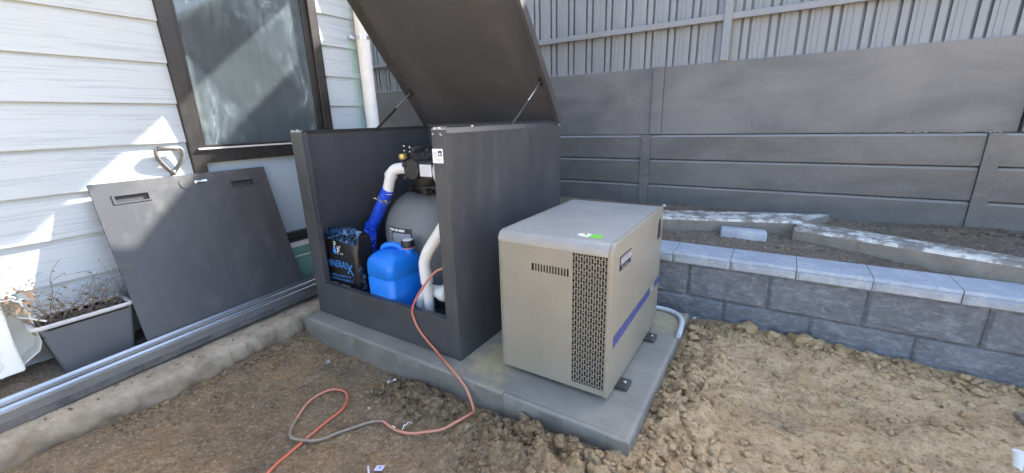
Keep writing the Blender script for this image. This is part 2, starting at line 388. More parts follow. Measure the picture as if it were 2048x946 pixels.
def obj(name, bm, mat, parent=None, smooth=False, kind=None, origin=None, auto=None):
    me = bpy.data.meshes.new(name); bm.normal_update()
    off = wloc(parent) if parent else Vector(origin or (0, 0, 0))
    for v in bm.verts: v.co -= off
    bm.to_mesh(me); bm.free()
    mats = mat if isinstance(mat, (list, tuple)) else [mat]
    for q in mats: me.materials.append(MT[q])
    if smooth: me.polygons.foreach_set('use_smooth', [True]*len(me.polygons))
    o = bpy.data.objects.new(name, me); col.objects.link(o)
    if auto:
        try: me.set_sharp_from_angle(angle=R(auto))
        except Exception: pass
    if parent: o.parent = parent
    else: o.location = off
    if kind: o['kind'] = kind
    return o
def thing(name, label, cat_, loc=(0, 0, 0), group=None):
    o = bpy.data.objects.new(name, None); col.objects.link(o); o.location = loc; o.empty_display_size = .1
    o['label'] = label; o['category'] = cat_
    if group: o['group'] = group
    return o
def tag(o, label, cat_, group=None):
    o['label'] = label; o['category'] = cat_
    if group: o['group'] = group
    return o
def text(bm, s, size, org, xd, yd, thick=.0006, spacing=1., shear=0., sx=1.):
    cu = bpy.data.curves.new('t', 'FONT'); cu.body = s; cu.size = size; cu.space_character = spacing; cu.shear = shear; cu.resolution_u = 3
    to = bpy.data.objects.new('t', cu); col.objects.link(to)
    dg = bpy.context.evaluated_depsgraph_get(); me = bpy.data.meshes.new_from_object(to.evaluated_get(dg))
    xd = Vector(xd).normalized(); yd = Vector(yd).normalized(); nn = xd.cross(yd); org = Vector(org)
    vs = [bm.verts.new(org+xd*v.co.x*sx+yd*v.co.y+nn*thick) for v in me.vertices]
    for p in me.polygons:
        try: bm.faces.new([vs[i] for i in p.vertices])
        except ValueError: pass
    bpy.data.objects.remove(to); bpy.data.meshes.remove(me); bpy.data.curves.remove(cu)

# value noise (numpy)
_lat = {}
def vnoise(x, y, seed=0):
    if seed not in _lat: _lat[seed] = np.random.default_rng(seed).random((256, 256))
    r = _lat[seed]
    xi = np.floor(x).astype(int); yi = np.floor(y).astype(int); fx = x-xi; fy = y-yi
    fx = fx*fx*(3-2*fx); fy = fy*fy*(3-2*fy); xi &= 255; yi &= 255; x1 = (xi+1) & 255; y1 = (yi+1) & 255
    return (r[xi, yi]*(1-fx)+r[x1, yi]*fx)*(1-fy)+(r[xi, y1]*(1-fx)+r[x1, y1]*fx)*fy
def fbm(x, y, f, oct=5, seed=0, g=.5):
    s = 0; a = 1; t = 0
    for i in range(oct):
        s = s+a*vnoise(x*f+i*17.3, y*f+i*9.1, seed+i); t += a; a *= g; f *= 2.03
    return s/t
def cell(x, y, f, seed=0):
    """smooth lumps: distance to jittered lattice points"""
    X = x*f; Y = y*f; r = _lat.setdefault(('c', seed), np.random.default_rng(seed).random((64, 64, 2))); best = np.full(X.shape, 9.)
    xi = np.floor(X).astype(int); yi = np.floor(Y).astype(int)
    for a in (-1, 0, 1):
        for b in (-1, 0, 1):
            p = r[(xi+a) & 63, (yi+b) & 63]
            best = np.minimum(best, np.hypot(xi+a+p[..., 0]-X, yi+b+p[..., 1]-Y))
    return np.clip(1-best*best*1.4, 0, 1)
def sst(a, b, x): t = np.clip((x-a)/(b-a), 0, 1); return t*t*(3-2*t)
def grid_obj(name, xs, ys, Z, mat, parent=None, kind=None, smooth=True):
    nx, ny = len(xs), len(ys); X, Y = np.meshgrid(xs, ys, indexing='ij')
    co = np.stack([X, Y, Z], -1).reshape(-1, 3)
    i = np.arange(nx*ny).reshape(nx, ny)
    q = np.stack([i[:-1, :-1], i[1:, :-1], i[1:, 1:], i[:-1, 1:]], -1).reshape(-1, 4)
    me = bpy.data.meshes.new(name); me.vertices.add(len(co)); me.vertices.foreach_set('co', co.ravel().astype(np.float32))
    me.loops.add(q.size); me.loops.foreach_set('vertex_index', q.ravel().astype(np.int32))
    me.polygons.add(len(q)); me.polygons.foreach_set('loop_start', np.arange(0, q.size, 4, dtype=np.int32))
    me.polygons.foreach_set('use_smooth', np.full(len(q), smooth)); me.update(calc_edges=True); me.validate()
    me.materials.append(MT[mat]); o = bpy.data.objects.new(name, me); col.objects.link(o)
    if parent: o.parent = parent
    if kind: o['kind'] = kind
    return o

# ------------------------------------------------------------------ GROUND
def gz(x, y):
    x = np.asarray(x, float); y = np.asarray(y, float)
    h = -.012+.05*sst(-1.1, -.2, x)
    h = h+.035*sst(1.95, 2.36, y)*sst(-.45, -.2, x)*(1-.7*sst(0, 1.1, x))
    h = h-.02*np.exp(-((x+1.6)/.45)**2-((y-.75)/.35)**2)
    front = np.exp(-((y-1.08)/.11)**2)*sst(-1.55, -1.25, x)*(1-sst(-.45, -.2, x))
    side = np.exp(-((x+.18)/.13)**2)*sst(.9, 1.1, y)*(1-sst(2.1, 2.3, y))
    corner = np.exp(-((x+.55)/.4)**2-((y-1.02)/.12)**2)
    rough = np.clip(.25+1.1*front+1.1*side+.6*corner+.35*sst(-.3, .2, x)*(fbm(x, y, 2, 3, 5)), 0, 1.6)
    h = h+.030*front+.025*side+.02*corner
    pathside = np.exp(-((x+2.2)/.10)**2)
    h = h+.030*pathside*(.4+fbm(x, y, 6, 3, 31))
    h = h+(fbm(x, y, 2.2, 5, 1)-.5)*.035
    bil = lambda f, sd_: np.abs(2*fbm(x, y, f, 4, sd_, .55)-1)
    h = h+rough*((bil(9, 51)-.18)*.055+(bil(23, 52)-.18)*.030)+(bil(45, 53)-.18)*.006
    h = h+.35*rough*((cell(x+.02*fbm(x, y, 20, 2, 3), y, 11, 2)-.4)*.026+(cell(x, y+.01*fbm(x, y, 30, 2, 8), 26, 4)-.4)*.013)
    h = h+(cell(x, y, 60, 6)-.4)*.0035*(.5+rough)+(fbm(x, y, 40, 3, 9)-.5)*.006
    return h
def axis(lo, hi, st, far):
    a = list(np.arange(lo, hi+1e-6, st)); s = st
    while a[-1] < far: s *= 1.35; a.append(a[-1]+s)
    s = st
    while a[0] > -far: s *= 1.35; a.insert(0, a[0]-s)
    return np.array(a)
gx = axis(-2.4, 1.7, .0075, 60); gy = axis(.25, 2.42, .0075, 60)
X, Y = np.meshgrid(gx, gy, indexing='ij')
Z = gz(X, Y); far = np.clip((np.hypot(X+.3, Y-1)-3.5)/3, 0, 1); Z = Z*(1-far)-.01*far
under = (X > -2.15) & (X < -.36) & (Y > 1.26) & (Y < 2.3); Z = np.where(under, -.05, Z)
under = (X < -2.34) | (Y > 2.41); Z = np.where(under, -.06, Z)
grid_obj('ground', gx, gy, Z, 'dirt', kind='structure')

def clods(name, pts, sizes, mat, label, cat_, seed=3, sub=2):
    bmt = bmesh.new(); bmesh.ops.create_icosphere(bmt, subdivisions=sub, radius=1)
    base = np.array([v.co[:] for v in bmt.verts]); f = np.array([[v.index for v in q.verts] for q in bmt.faces]); bmt.free()
    r = np.random.default_rng(seed); V = []; Fc = []; k = 0
    for (x, y, z), s in zip(pts, sizes):
        d = base.copy(); ph = r.random(3)*9; n_ = np.zeros(len(d)); 
        for fr, am in ((1.7, .30), (4.3, .30), (9.5, .20)):
            n_ += am*np.sin(d[:, 0]*fr+ph[0]*fr+d[:, 1]*fr*.7)*np.cos(d[:, 1]*fr*1.1+ph[1]+d[:, 2]*fr)*1.3
        d *= (1+n_+r.normal(0, .09, len(d)))[:, None]
        d *= np.array([1, .6+.5*r.random(), .5+.35*r.random()])
        a = r.random()*6.28; c, s_ = math.cos(a), math.sin(a)
        d = d@np.array([[c, s_, 0], [-s_, c, 0], [0, 0, 1]])*s
        V.append(d+[x, y, z]); Fc.append(f+k); k += len(d)
    V = np.concatenate(V); Fc = np.concatenate(Fc)
    me = bpy.data.meshes.new(name); me.from_pydata(V.tolist(), [], Fc.tolist())
    me.polygons.foreach_set('use_smooth', [True]*len(me.polygons)); me.materials.append(MT[mat])
    o = bpy.data.objects.new(name, me); col.objects.link(o); o['kind'] = 'stuff'; o['label'] = label; o['category'] = cat_
    return o
CORD = [(-1.414, .723), (-1.355, .83), (-1.27, .915), (-1.225, .912), (-1.175, .908), (-1.14, .91), (-1.11, .918), (-1.08, .93), (-1.05, .945), (-1.02, .96), (-.99, .98), (-.965, 1.0), (-.945, 1.03), (-.93, 1.055), (-.93, 1.085), (-.935, 1.11), (-.945, 1.128), (-.97, 1.15), (-1.0, 1.16), (-1.04, 1.165)]
P = []; S = []
def scat(n, fx, fy, smin, smax, p=2.4, sink=.35):
    for _ in range(n):
        x = fx(); y = fy(); s = smin+(smax-smin)*random.random()**p
        if -2.25 < x < -.295 and 1.175 < y < 2.31: continue
        if y > 2.35 or x < -2.26: continue
        if smin > .0025 and any((x-a)**2+(y-b)**2 < .0011 for a, b in CORD): continue
        P.append((x, y, float(gz(x, y))+s*(.5-sink))); S.append(s)
U = random.uniform; G = random.gauss
scat(420, lambda: U(-1.5, -.5), lambda: 1.16-abs(G(0, .09)), .003, .022, 3)
scat(40, lambda: G(-1.13, .12), lambda: 1.10-abs(G(0, .05)), .010, .032, 1.4)
scat(500, lambda: U(-.9, -.1), lambda: 1.15-abs(G(0, .13)), .003, .020)
scat(420, lambda: -.29+abs(G(0, .11)), lambda: U(1.0, 2.3), .003, .026, 3)
scat(420, lambda: U(-.3, 1.3), lambda: 2.36-abs(G(0, .07)), .003, .022)
for cx, s in ((-.02, .05), (.10, .035), (.21, .055), (.27, .04), (.38, .042), (.5, .03), (.62, .022)):
    P.append((cx, 2.325, float(gz(cx, 2.31))+s*.2)); S.append(s)
scat(1500, lambda: U(-.3, 1.5), lambda: U(.7, 2.35), .002, .017, 4)
scat(900, lambda: U(-2.2, -.3), lambda: U(.3, 1.17), .002, .009, 3)
scat(220, lambda: -2.22+abs(G(0, .05)), lambda: U(.3, 1.18), .003, .018)
for _ in range(130):
    y = U(-.1, 1.17); P.append((-2.30-.10*random.random()-.02*max(0, y-.2), y, .109)); S.append(.0015+.006*random.random()**3)
clods('soil_clods', P, S, 'dirt', 'brown clods and crumbs of dug clay lying around the concrete pad', 'clods')
P = []; S = []
scat(240, lambda: U(-2.1, 1.2), lambda: U(.4, 2.3), .0025, .009, 2.2, .25)
scat(26, lambda: G(-1.93, .09), lambda: 1.12-abs(G(0, .03)), .005, .012, 1.5, .2)
clods('pale_gravel', P, S, 'path', 'small pale stones scattered over the dirt', 'gravel', 5, 1)

# path slab beside the house
ys = np.concatenate([np.arange(-4, -.2, .1), np.arange(-.2, 2.5, .008)]); us = np.array([0, .3, .55, .68, .76, .82, .87, .91, .94, .965, .985, 1.0])
V_, U_ = np.meshgrid(ys, us, indexing='ij'); ee = -2.28-.02*np.clip(V_-.2, 0, 1)+.035*(fbm(V_, V_*0, 4, 5, 3)-.5)*2+.03*(fbm(V_, V_*0+3, 22, 4, 3)-.5)
xt = -3.0+U_*(ee+3.0); zt_ = .109+.010*(fbm(xt, V_, 14, 5, 77)-.5)*np.clip((xt+2.6)/.2, 0, 1)-.012*sst(.93, 1, U_)
ws = np.linspace(.12, 1, 12); Vb, Wb = np.meshgrid(ys, ws, indexing='ij'); eb = ee[:, -1][:, None]; zb_ = zt_[:, -1][:, None]*(1-Wb)-.08*Wb
xb_ = eb+.012*np.minimum(1, Wb*3)+.05*(fbm(Vb, zb_*1.6, 13, 5, 61, .6)-.45)*np.minimum(1, Wb*2.5)+.02*Wb
xx = np.concatenate([xt, xb_], 1); zz = np.concatenate([zt_, zb_], 1); yy = np.repeat(ys[:, None], xx.shape[1], 1)
po = grid_obj('path', np.arange(xx.shape[0], dtype=float), np.arange(xx.shape[1], dtype=float), np.zeros(xx.shape), 'path', kind='structure')
po.data.vertices.foreach_set('co', np.stack([xx, yy, zz], -1).ravel().astype(np.float32)); po.data.flip_normals(); po.data.update()
# dark garden soil between path and wall
sx = np.arange(-2.86, -2.52, .012); sy = np.arange(-1.6, 2.4, .012); X, Y = np.meshgrid(sx, sy, indexing='ij')
Zs = .112+.05*sst(-2.56, -2.8, X)*(1-.6*sst(.7, 1.3, Y))+(fbm(X, Y, 9, 4, 2)-.5)*.03*sst(-2.53, -2.62, X)-.012*sst(-2.6, -2.52, X)
grid_obj('garden_soil', sx, sy, Zs, 'soil', kind='structure')
# planter soil behind the block wall
sx = np.arange(-2.4, 3.4, .012); sy = np.arange(2.50, 3.56, .012); X, Y = np.meshgrid(sx, sy, indexing='ij')
Zs = .415+.038*sst(2.6, 2.8, Y)+.037*sst(2.8, 3.4, Y)+.01*sst(0, 2, X)+(fbm(X, Y, 4, 5, 12)-.5)*.03+(cell(X, Y, 24, 3)-.4)*.012+(cell(X, Y, 55, 4)-.4)*.004
Zs = np.where(Y < 2.58, np.minimum(Zs, .425), Zs)
grid_obj('planter_soil', sx, sy, Zs, 'soil', kind='structure')
P = []; S = []
for _ in range(700):
    x = U(-.9, 1.7); y = U(2.6, 3.42); s = .002+.013*random.random()**3; P.append((x, y, .42+.038*float(sst(2.6, 2.8, y))+.037*float(sst(2.8, 3.4, y)))); S.append(s)
for _ in range(160):
    x = U(.9, 1.6); y = 3.42-abs(G(0, .06)); s = .004+.018*random.random()**2; P.append((x, y, .50)); S.append(s)
clods('planter_crumbs', P, S, 'soil', 'loose crumbs of soil in the raised bed behind the block wall', 'soil crumbs', 9, 1)

# ------------------------------------------------------------------ HOUSE
HX = -2.84
house = thing('house', 'white weatherboard house wall with a dark framed window, left of the cabinet', 'house', (HX, 1.0, .1))
bm = nb(); pitch = .2065
def boards(y0, y1, z0, z1):
    k = math.floor((z0-1.134)/pitch)
    z = 1.134+k*pitch
    while z < z1:
        a = max(z, z0); b = min(z+pitch+.0, z1)
        if b-a > .004:
            f = lambda q: HX+.004+.016*(1-(q-z)/pitch)
            prism(bm, [(HX-.02, y0, a), (f(a), y0, a), (f(a)+.0006, y0, a+.003), (f(b), y0, b), (HX-.02, y0, b)], (0, y1-y0, 0))
        z += pitch
boards(-4.2, 1.018, -.05, 2.9); boards(1.952, 2.33, -.05, 2.9); boards(1.018, 1.952, -.05, .43); boards(1.018, 1.952, 2.24, 2.9)
obj('siding', bm, 'siding', house)
bm = nb(); box(bm, -6, HX-.16, -4.2, 2.32, -.05, 2.9); box(bm, HX-.16, HX-.021, 2.0, 2.32, -.05, 2.9); box(bm, HX-.16, HX-.021, -4.2, .97, -.05, 2.9)
obj('wall_core', bm, 'curtain', house)
bm = nb(); box(bm, HX-.03, HX+.026, 2.33, 2.375, 0, 2.9, .002); obj('corner_trim', bm, 'siding', house)
bm = nb(); box(bm, -6, HX+.85, -4.4, 2.66, 2.74, 2.86, .004); obj('shadow_slab', bm, 'white_plastic', house)  # unseen slab added overhead; its shadow makes the sun band's upper edge
# window
bm = nb(); fx0, fx1 = HX-.04, HX+.036
box(bm, fx0, fx1, 1.02, 1.088, .435, 2.24, .003); box(bm, fx0, fx1, 1.886, 1.95, .435, 2.24, .003)
box(bm, fx0, fx1-.002, 1.088, 1.886, 1.012, 1.082, .003); box(bm, fx0, fx1-.002, 1.088, 1.886, .435, .487, .003); box(bm, fx0, fx1-.002, 1.088, 1.886, 2.18, 2.24, .003)
win = obj('window', bm, 'frame', house); win['label'] = 'dark aluminium window with dusty upper pane and pale lower pane'
bm = nb()
box(bm, HX-.012, HX+.016, 1.089, 1.112, 1.083, 2.179, .002); box(bm, HX-.012, HX+.016, 1.846, 1.885, 1.083, 2.179, .002)
box(bm, HX-.012, HX+.016, 1.112, 1.846, 1.083, 1.112, .002); box(bm, HX-.012, HX+.016, 1.112, 1.846, 2.15, 2.179, .002)
obj('sash', bm, 'frame', win)
bm = nb(); box(bm, HX+.0365, HX+.048, 1.06, 1.93, 1.088, 1.098, .001); obj('sill_track', bm, 'tub_rim', win)
bm = nb(); box(bm, HX-.006, HX-.001, 1.113, 1.845, 1.113, 2.149); obj('upper_glass', bm, 'glass', win)
bm = nb(); box(bm, HX-.006, HX-.001, 1.089, 1.885, .488, 1.011); obj('lower_glass', bm, 'glass_low', win)
bm = nb(); n_ = 90; vs = []
for i in range(n_+1):
    y = .99+.98*i/n_; d = .010*math.sin(i*.9)+.008*math.sin(i*.37+1)
    vs.append((bm.verts.new((HX-.09+d, y, .36)), bm.verts.new((HX-.09+d*.6, y, 2.3))))
for a, b in zip(vs, vs[1:]): bm.faces.new((a[0], b[0], b[1], a[1]))
obj('curtain', bm, 'curtain', win, smooth=True)
bm = nb(); box(bm, HX-.02, HX+.05, 1.0, 1.97, .405, .433, .003); obj('sill', bm, 'frame', win)
# downpipe
bm = nb(); tube(bm, [(HX+.072, 2.285, .05), (HX+.072, 2.285, 2.74)], .049, 28)
dp = obj('downpipe', bm, 'white_pvc', house, smooth=True, auto=40)
for z in (1.83,):
    bm = nb(); tube(bm, [(HX+.072, 2.285, z-.012), (HX+.072, 2.285, z+.012)], .052, 28); box(bm, HX+.005, HX+.05, 2.19, 2.232, z-.012, z+.012, .002)
    obj('bracket', bm, 'galv', dp, auto=40)
bm = nb()
for j in range(4):
    pts = [(HX+.024+.004*math.sin(i*1.3+j), 2.196+.012*j+.012*math.sin(i*.7+j*2), 1.80-i*.07) for i in range(12)]
    tube(bm, cat(pts, 4), .0014, 5)
tag(obj('twine', bm, 'twine', origin=(HX+.02, 2.2, 1.0)), 'thin green twine hanging beside the white downpipe', 'twine')

# ------------------------------------------------------------------ RETAINING WALL + FENCE
FY = 3.45
rw = thing('retaining_wall', 'charcoal painted sleeper retaining wall behind the raised bed', 'retaining wall', (0, FY, .3))
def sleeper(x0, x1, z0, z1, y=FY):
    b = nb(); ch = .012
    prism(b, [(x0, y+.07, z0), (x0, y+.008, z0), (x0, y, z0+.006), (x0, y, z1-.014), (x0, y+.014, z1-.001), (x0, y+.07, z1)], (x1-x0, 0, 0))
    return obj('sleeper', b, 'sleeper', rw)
zs = [1.05, .857, .655, .455, .255]
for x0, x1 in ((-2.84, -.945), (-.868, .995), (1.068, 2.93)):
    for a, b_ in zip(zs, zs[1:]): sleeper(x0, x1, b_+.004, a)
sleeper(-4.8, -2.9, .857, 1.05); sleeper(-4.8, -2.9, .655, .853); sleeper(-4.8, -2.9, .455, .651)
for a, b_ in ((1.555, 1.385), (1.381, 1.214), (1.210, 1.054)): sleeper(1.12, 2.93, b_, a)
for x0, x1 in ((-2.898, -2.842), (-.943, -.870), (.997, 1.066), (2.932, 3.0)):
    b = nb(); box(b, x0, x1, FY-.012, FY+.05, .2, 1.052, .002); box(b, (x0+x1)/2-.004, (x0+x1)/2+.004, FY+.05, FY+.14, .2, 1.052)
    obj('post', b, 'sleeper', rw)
for x0, x1 in ((-4.8, -2.88), (-2.874, -.885), (-.800, 1.112)):
    b = nb(); box(b, x0, x1, FY+.024, FY+.06, 1.056, 1.557, .003); obj('render_panel', b, 'panelwall', rw)
b = nb(); box(b, -.884, -.801, FY+.004, FY+.055, 1.056, 1.558, .004); obj('joint_cover', b, 'panelwall', rw)
b = nb(); box(b, -4.9, 3.3, FY+.145, FY+.20, .1, 1.40); box(b, -4.9, 3.3, FY+.061, FY+.146, 1.0, 1.053); obj('leak_blocker', b, 'sleeper', rw)  # unseen boxes added behind the wall to stop sun leaking through its joints
# chipped mortar along the ledge
b = nb()
for _ in range(70):
    x = random.choice([U(-1.6, -.9), U(.55, 1.05), U(.3, 1.1)]); s = U(.0015, .0045)
    vs = bmesh.ops.create_icosphere(b, subdivisions=1, radius=s)['verts']
    q = Vector((x, FY+U(.0, .012), 1.055+U(0, .008)*.6))
    for v in vs: v.co = Vector((v.co.x*2.2, v.co.y, v.co.z*.8))*(1+U(-.2, .2))+q
obj('mortar_crumbs', b, 'path', rw)

fence = thing('sheet_fence', 'blue grey ribbed steel fence standing on top of the retaining wall', 'fence', (0, FY+.03, 1.56))
b = nb(); y0 = FY+.075; prof = []
x = -5.0+.165*.0
k0 = -1.771-.165*20
prof = []
for i in range(50):
    c = k0+.165*i
    # twin raised ribs each .165 with fine pan flutes between
    for dx, dy in ((-.034, 0), (-.033, .028), (-.018, .028), (-.017, -.004), (-.004, -.004), (.004, -.004), (.017, -.004), (.018, .028), (.033, .028), (.034, 0),
                   (.054, 0), (.056, -.003), (.060, -.003), (.062, 0), (.086, 0), (.088, -.003), (.092, -.003), (.094, 0)):
        prof.append((c+dx, y0+dy))
mi = []
lo = [b.verts.new((x, y, 1.561)) for x, y in prof]; hi = [b.verts.new((x, y, 3.062)) for x, y in prof]
for i in range(len(prof)-1):
    f = b.faces.new((lo[i], lo[i+1], hi[i+1], hi[i]))
    if abs(prof[i+1][1]-prof[i][1]) > .01 or i % 17 == 5: f.material_index = 0
obj('sheeting', b, ['fence'], fence)
for z0, z1 in ((1.826, 1.868), (3.03, 3.075)):
    b = nb(); box(b, -5, 3.3, FY+.020, FY+.055, z0, z1, .003); obj('rail', b, 'fence', fence)
for x in (-2.78, -.40, 1.98):
    b = nb(); box(b, x-.026, x+.026, FY+.012, FY+.058, 1.563, 3.09, .004); obj('post', b, 'fence', fence)

# ------------------------------------------------------------------ BLOCK WALL
bw = thing('block_wall', 'low charcoal split face block wall with pale capping at right', 'block wall', (0, 2.38, 0))
b = nb()
def rough_block(b, x0, x1, z0, z1, y=2.38, seed=0, n=(30, 16), amp=.010, yb=2.55, ch=.006):
    nx, nz = n; us = np.linspace(0, 1, nx); ws = np.linspace(0, 1, nz); g = []
    U_, W_ = np.meshgrid(us, ws, indexing='ij')
    xx = x0+(x1-x0)*U_; zz = z0+(z1-z0)*W_
    nn = (fbm(xx+seed*3.1, zz+seed*1.7, 14, 5, 21, .6)-.5)*amp*2.2
    edge = np.minimum.reduce([(xx-x0), (x1-xx), (zz-z0), (z1-zz)]); e = np.clip(edge/ch, 0, 1)
    yy = y+(1-e)*.010-nn*e
    vg = [[b.verts.new((xx[i, j], yy[i, j], zz[i, j])) for j in range(nz)] for i in range(nx)]
    for i in range(nx-1):
        for j in range(nz-1): b.faces.new((vg[i][j], vg[i+1][j], vg[i+1][j+1], vg[i][j+1]))
    bk = [b.verts.new(p) for p in ((x0, yb, z0), (x1, yb, z0), (x1, yb, z1), (x0, yb, z1))]
    b.faces.new([vg[i][nz-1] for i in range(nx)]+[bk[2], bk[3]]); b.faces.new([vg[i][0] for i in range(nx)][::-1]+[bk[0], bk[1]])
    b.faces.new([vg[0][j] for j in range(nz)]+[bk[3], bk[0]]); b.faces.new([vg[nx-1][j] for j in range(nz)][::-1]+[bk[1], bk[2]])
for r_, (z0, z1, xs0) in enumerate(((-.19, -.004, -.344), (.0, .190, -.148), (.194, .382, -.344))):
    for i in range(-5, 9):
        x0 = xs0+.3935*i; rough_block(b, x0+.004, x0+.3895, z0, z1, seed=i+r_*20+40)
box(b, -2.3, 3.1, 2.395, 2.54, -.19, .375)
obj('block_course', b, 'block', bw, smooth=False)
for i in range(-6, 9):
    x0 = -.433+.2945*i; b = nb(); j = U(-.003, .003)
    rough_block(b, x0+.0015, x0+.293, .385, .432, 2.366+j, seed=i+90, n=(22, 7), amp=.006, yb=2.585, ch=.004)
    prism(b, [(x0+.0015, 2.370+j, .4325), (x0+.0015, 2.381+j, .447), (x0+.0015, 2.585, .447), (x0+.0015, 2.585, .4325)], (.2915, 0, 0))
    obj('capping_block', b, 'cap', bw)

# kerbs and loose brick in the bed
def kerb(name, pts_top, zt, zb, label, seed):
    """rough concrete length: plan quad with uneven edges"""
    A, B, C_, D = [Vector((*p, 0)) for p in pts_top]; n = 60; b = nb(); r = random.Random(seed); rows = []
    for i in range(n+1):
        t = i/n; f = A.lerp(B, t); k = D.lerp(C_, t); w_ = (k-f).normalized()
        j = lambda s: r.uniform(-s, s)
        zz = zt+.0012*math.sin(i*.35+seed)
        ring = [(f+w_*j(.002), zb), (f+w_*(-.004+j(.002)), zt-.014), (f+w_*(.010+j(.002)), zz+j(.0015)), (f.lerp(k, .35), zz+j(.002)), (f.lerp(k, .7), zz+j(.002)), (k-w_*(.01+j(.002)), zz+j(.0015)), (k+w_*j(.004), zt-.014), (k, zb)]
        rows.append([b.verts.new((p.x, p.y, z)) for p, z in ring])
    for a, c in zip(rows, rows[1:]):
        for q in range(8): b.faces.new((a[q], a[(q+1) % 8], c[(q+1) % 8], c[q]))
    b.faces.new(rows[0]); b.faces.new(rows[-1][::-1]); bmesh.ops.recalc_face_normals(b, faces=b.faces)
    return tag(obj(name, b, 'kerb', origin=(A.x, A.y, zb)), label, 'kerb length')
kerb('concrete_kerb', [(-1.35, 2.56+.0), (.20, 3.03), (.345, 3.335), (-1.35, 2.79)], .545, .40, 'whitened concrete kerb length running behind the loose grey paver', 3)
kerb('concrete_kerb', [(.14, 2.875), (1.20, 2.50), (1.22, 2.63), (.175, 3.10)], .533, .38, 'whitened concrete kerb length lying nearer the right edge of the picture', 8)
b = nb(); obox(b, (-.236, 2.775, .447), (.248, .004, 0), (-.01, .085, 0), (0, .012, .062), .010, 3)
tag(obj('paver', b, 'cap', smooth=True, origin=(-.13, 2.98, .43), auto=40), 'loose blue grey paver lying on the soil in front of a kerb', 'paver')

# ------------------------------------------------------------------ PAD
PX0, PX1, PY0, PY1, PT = -2.232, -.306, 1.178, 2.30, .12
b = nb()
def side_strip(b, p, q, n, z0=-.08):
    p = Vector(p); q = Vector(q); nrm = (q-p).cross(Vector((0, 0, 1))).normalized(); rows = []
    for i in range(n+1):
        t = i/n; c = p.lerp(q, t); s = c.x*1.0+c.y*1.7
        jj = [float(fbm(np.array([s+kk*.3]), np.array([kk*2.]), 14, 4, 5)[0]-.5)*.007 for kk in range(5)]
        if 0 < i < n:
            ring = [c-nrm*.020+Vector((0, 0, PT)), c-nrm*.006+Vector((0, 0, PT-.001)), c+nrm*(jj[1]*.5)+Vector((0, 0, PT-.007)), c+nrm*jj[2]+Vector((0, 0, PT-.06)), c+nrm*jj[3]+Vector((0, 0, z0))]
        else:
            ring = [c-nrm*.020+Vector((0, 0, PT)), c-nrm*.006+Vector((0, 0, PT-.001)), c+Vector((0, 0, PT-.007)), c+Vector((0, 0, PT-.06)), c+Vector((0, 0, z0))]
        rows.append([b.verts.new(v) for v in ring])
    for a, c in zip(rows, rows[1:]):
        for k in range(4): b.faces.new((a[k], c[k], c[k+1], a[k+1]))
I = .020
box(b, PX0+I-.001, PX1-I+.001, PY0+I-.001, PY1-I+.001, -.08, PT)
mid = -.83
side_strip(b, (PX0, PY0, 0), (mid-.002, PY0, 0), 90); side_strip(b, (mid+.002, PY0-.004, 0), (PX1, PY0-.002, 0), 40)
side_strip(b, (PX1, PY0-.002, 0), (PX1, PY1, 0), 60); side_strip(b, (PX1, PY1, 0), (PX0, PY1, 0), 60); side_strip(b, (PX0, PY1, 0), (PX0, PY0, 0), 60)
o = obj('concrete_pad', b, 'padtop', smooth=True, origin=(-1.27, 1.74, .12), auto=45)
tag(o, 'grey concrete equipment pad carrying the dark cabinet and the heater', 'concrete pad')

# ------------------------------------------------------------------ CABINET
cx0, cx1, cy0, cy1, cz0, cz1 = -2.225, -1.130, 1.283, 2.335, .121, 1.175
cab = thing('equipment_cabinet', 'dark steel equipment cabinet with open front and raised lid', 'cabinet', ((cx0+cx1)/2, (cy0+cy1)/2, cz0))
T = .014
b = nb(); box(b, cx0, cx0+T, cy0+.0, cy1, cz0, cz1-.016, .001); prism(b, [(cx0, cy0+.02, cz1-.016), (cx0+.004, cy0+.02, cz1+.003), (cx0+.028, cy0+.02, cz1+.004), (cx0+T, cy0+.02, cz1-.016)], (0, cy1-cy0-.02, 0))
obj('side_panel', b, 'dark_steel_in', cab)
b = nb(); box(b, cx1-T, cx1, cy0, cy1, cz0, cz1-.018, .001); prism(b, [(cx1, cy0+.012, cz1-.018), (cx1-.024, cy0+.012, cz1+.003), (cx1-.040, cy0+.012, cz1+.003), (cx1-T, cy0+.012, cz1-.018)], (0, cy1-cy0-.012, 0))
obj('side_panel', b, 'dark_steel', cab)
b = nb(); box(b, cx0+T+.001, cx1-T-.001, cy1-T, cy1, cz0, cz1-.004, .001); obj('back_panel', b, 'dark_steel_in', cab)
b = nb(); box(b, cx0+T+.001, cx1-T-.001, cy0+.02, cy1-T-.001, cz0, cz0+.006); obj('floor_panel', b, 'dark_steel_in', cab)
b = nb(); L0, L1, Rr0, Rr1, RZ = cx0+.001, -2.126, -1.202, cx1-.001, .318
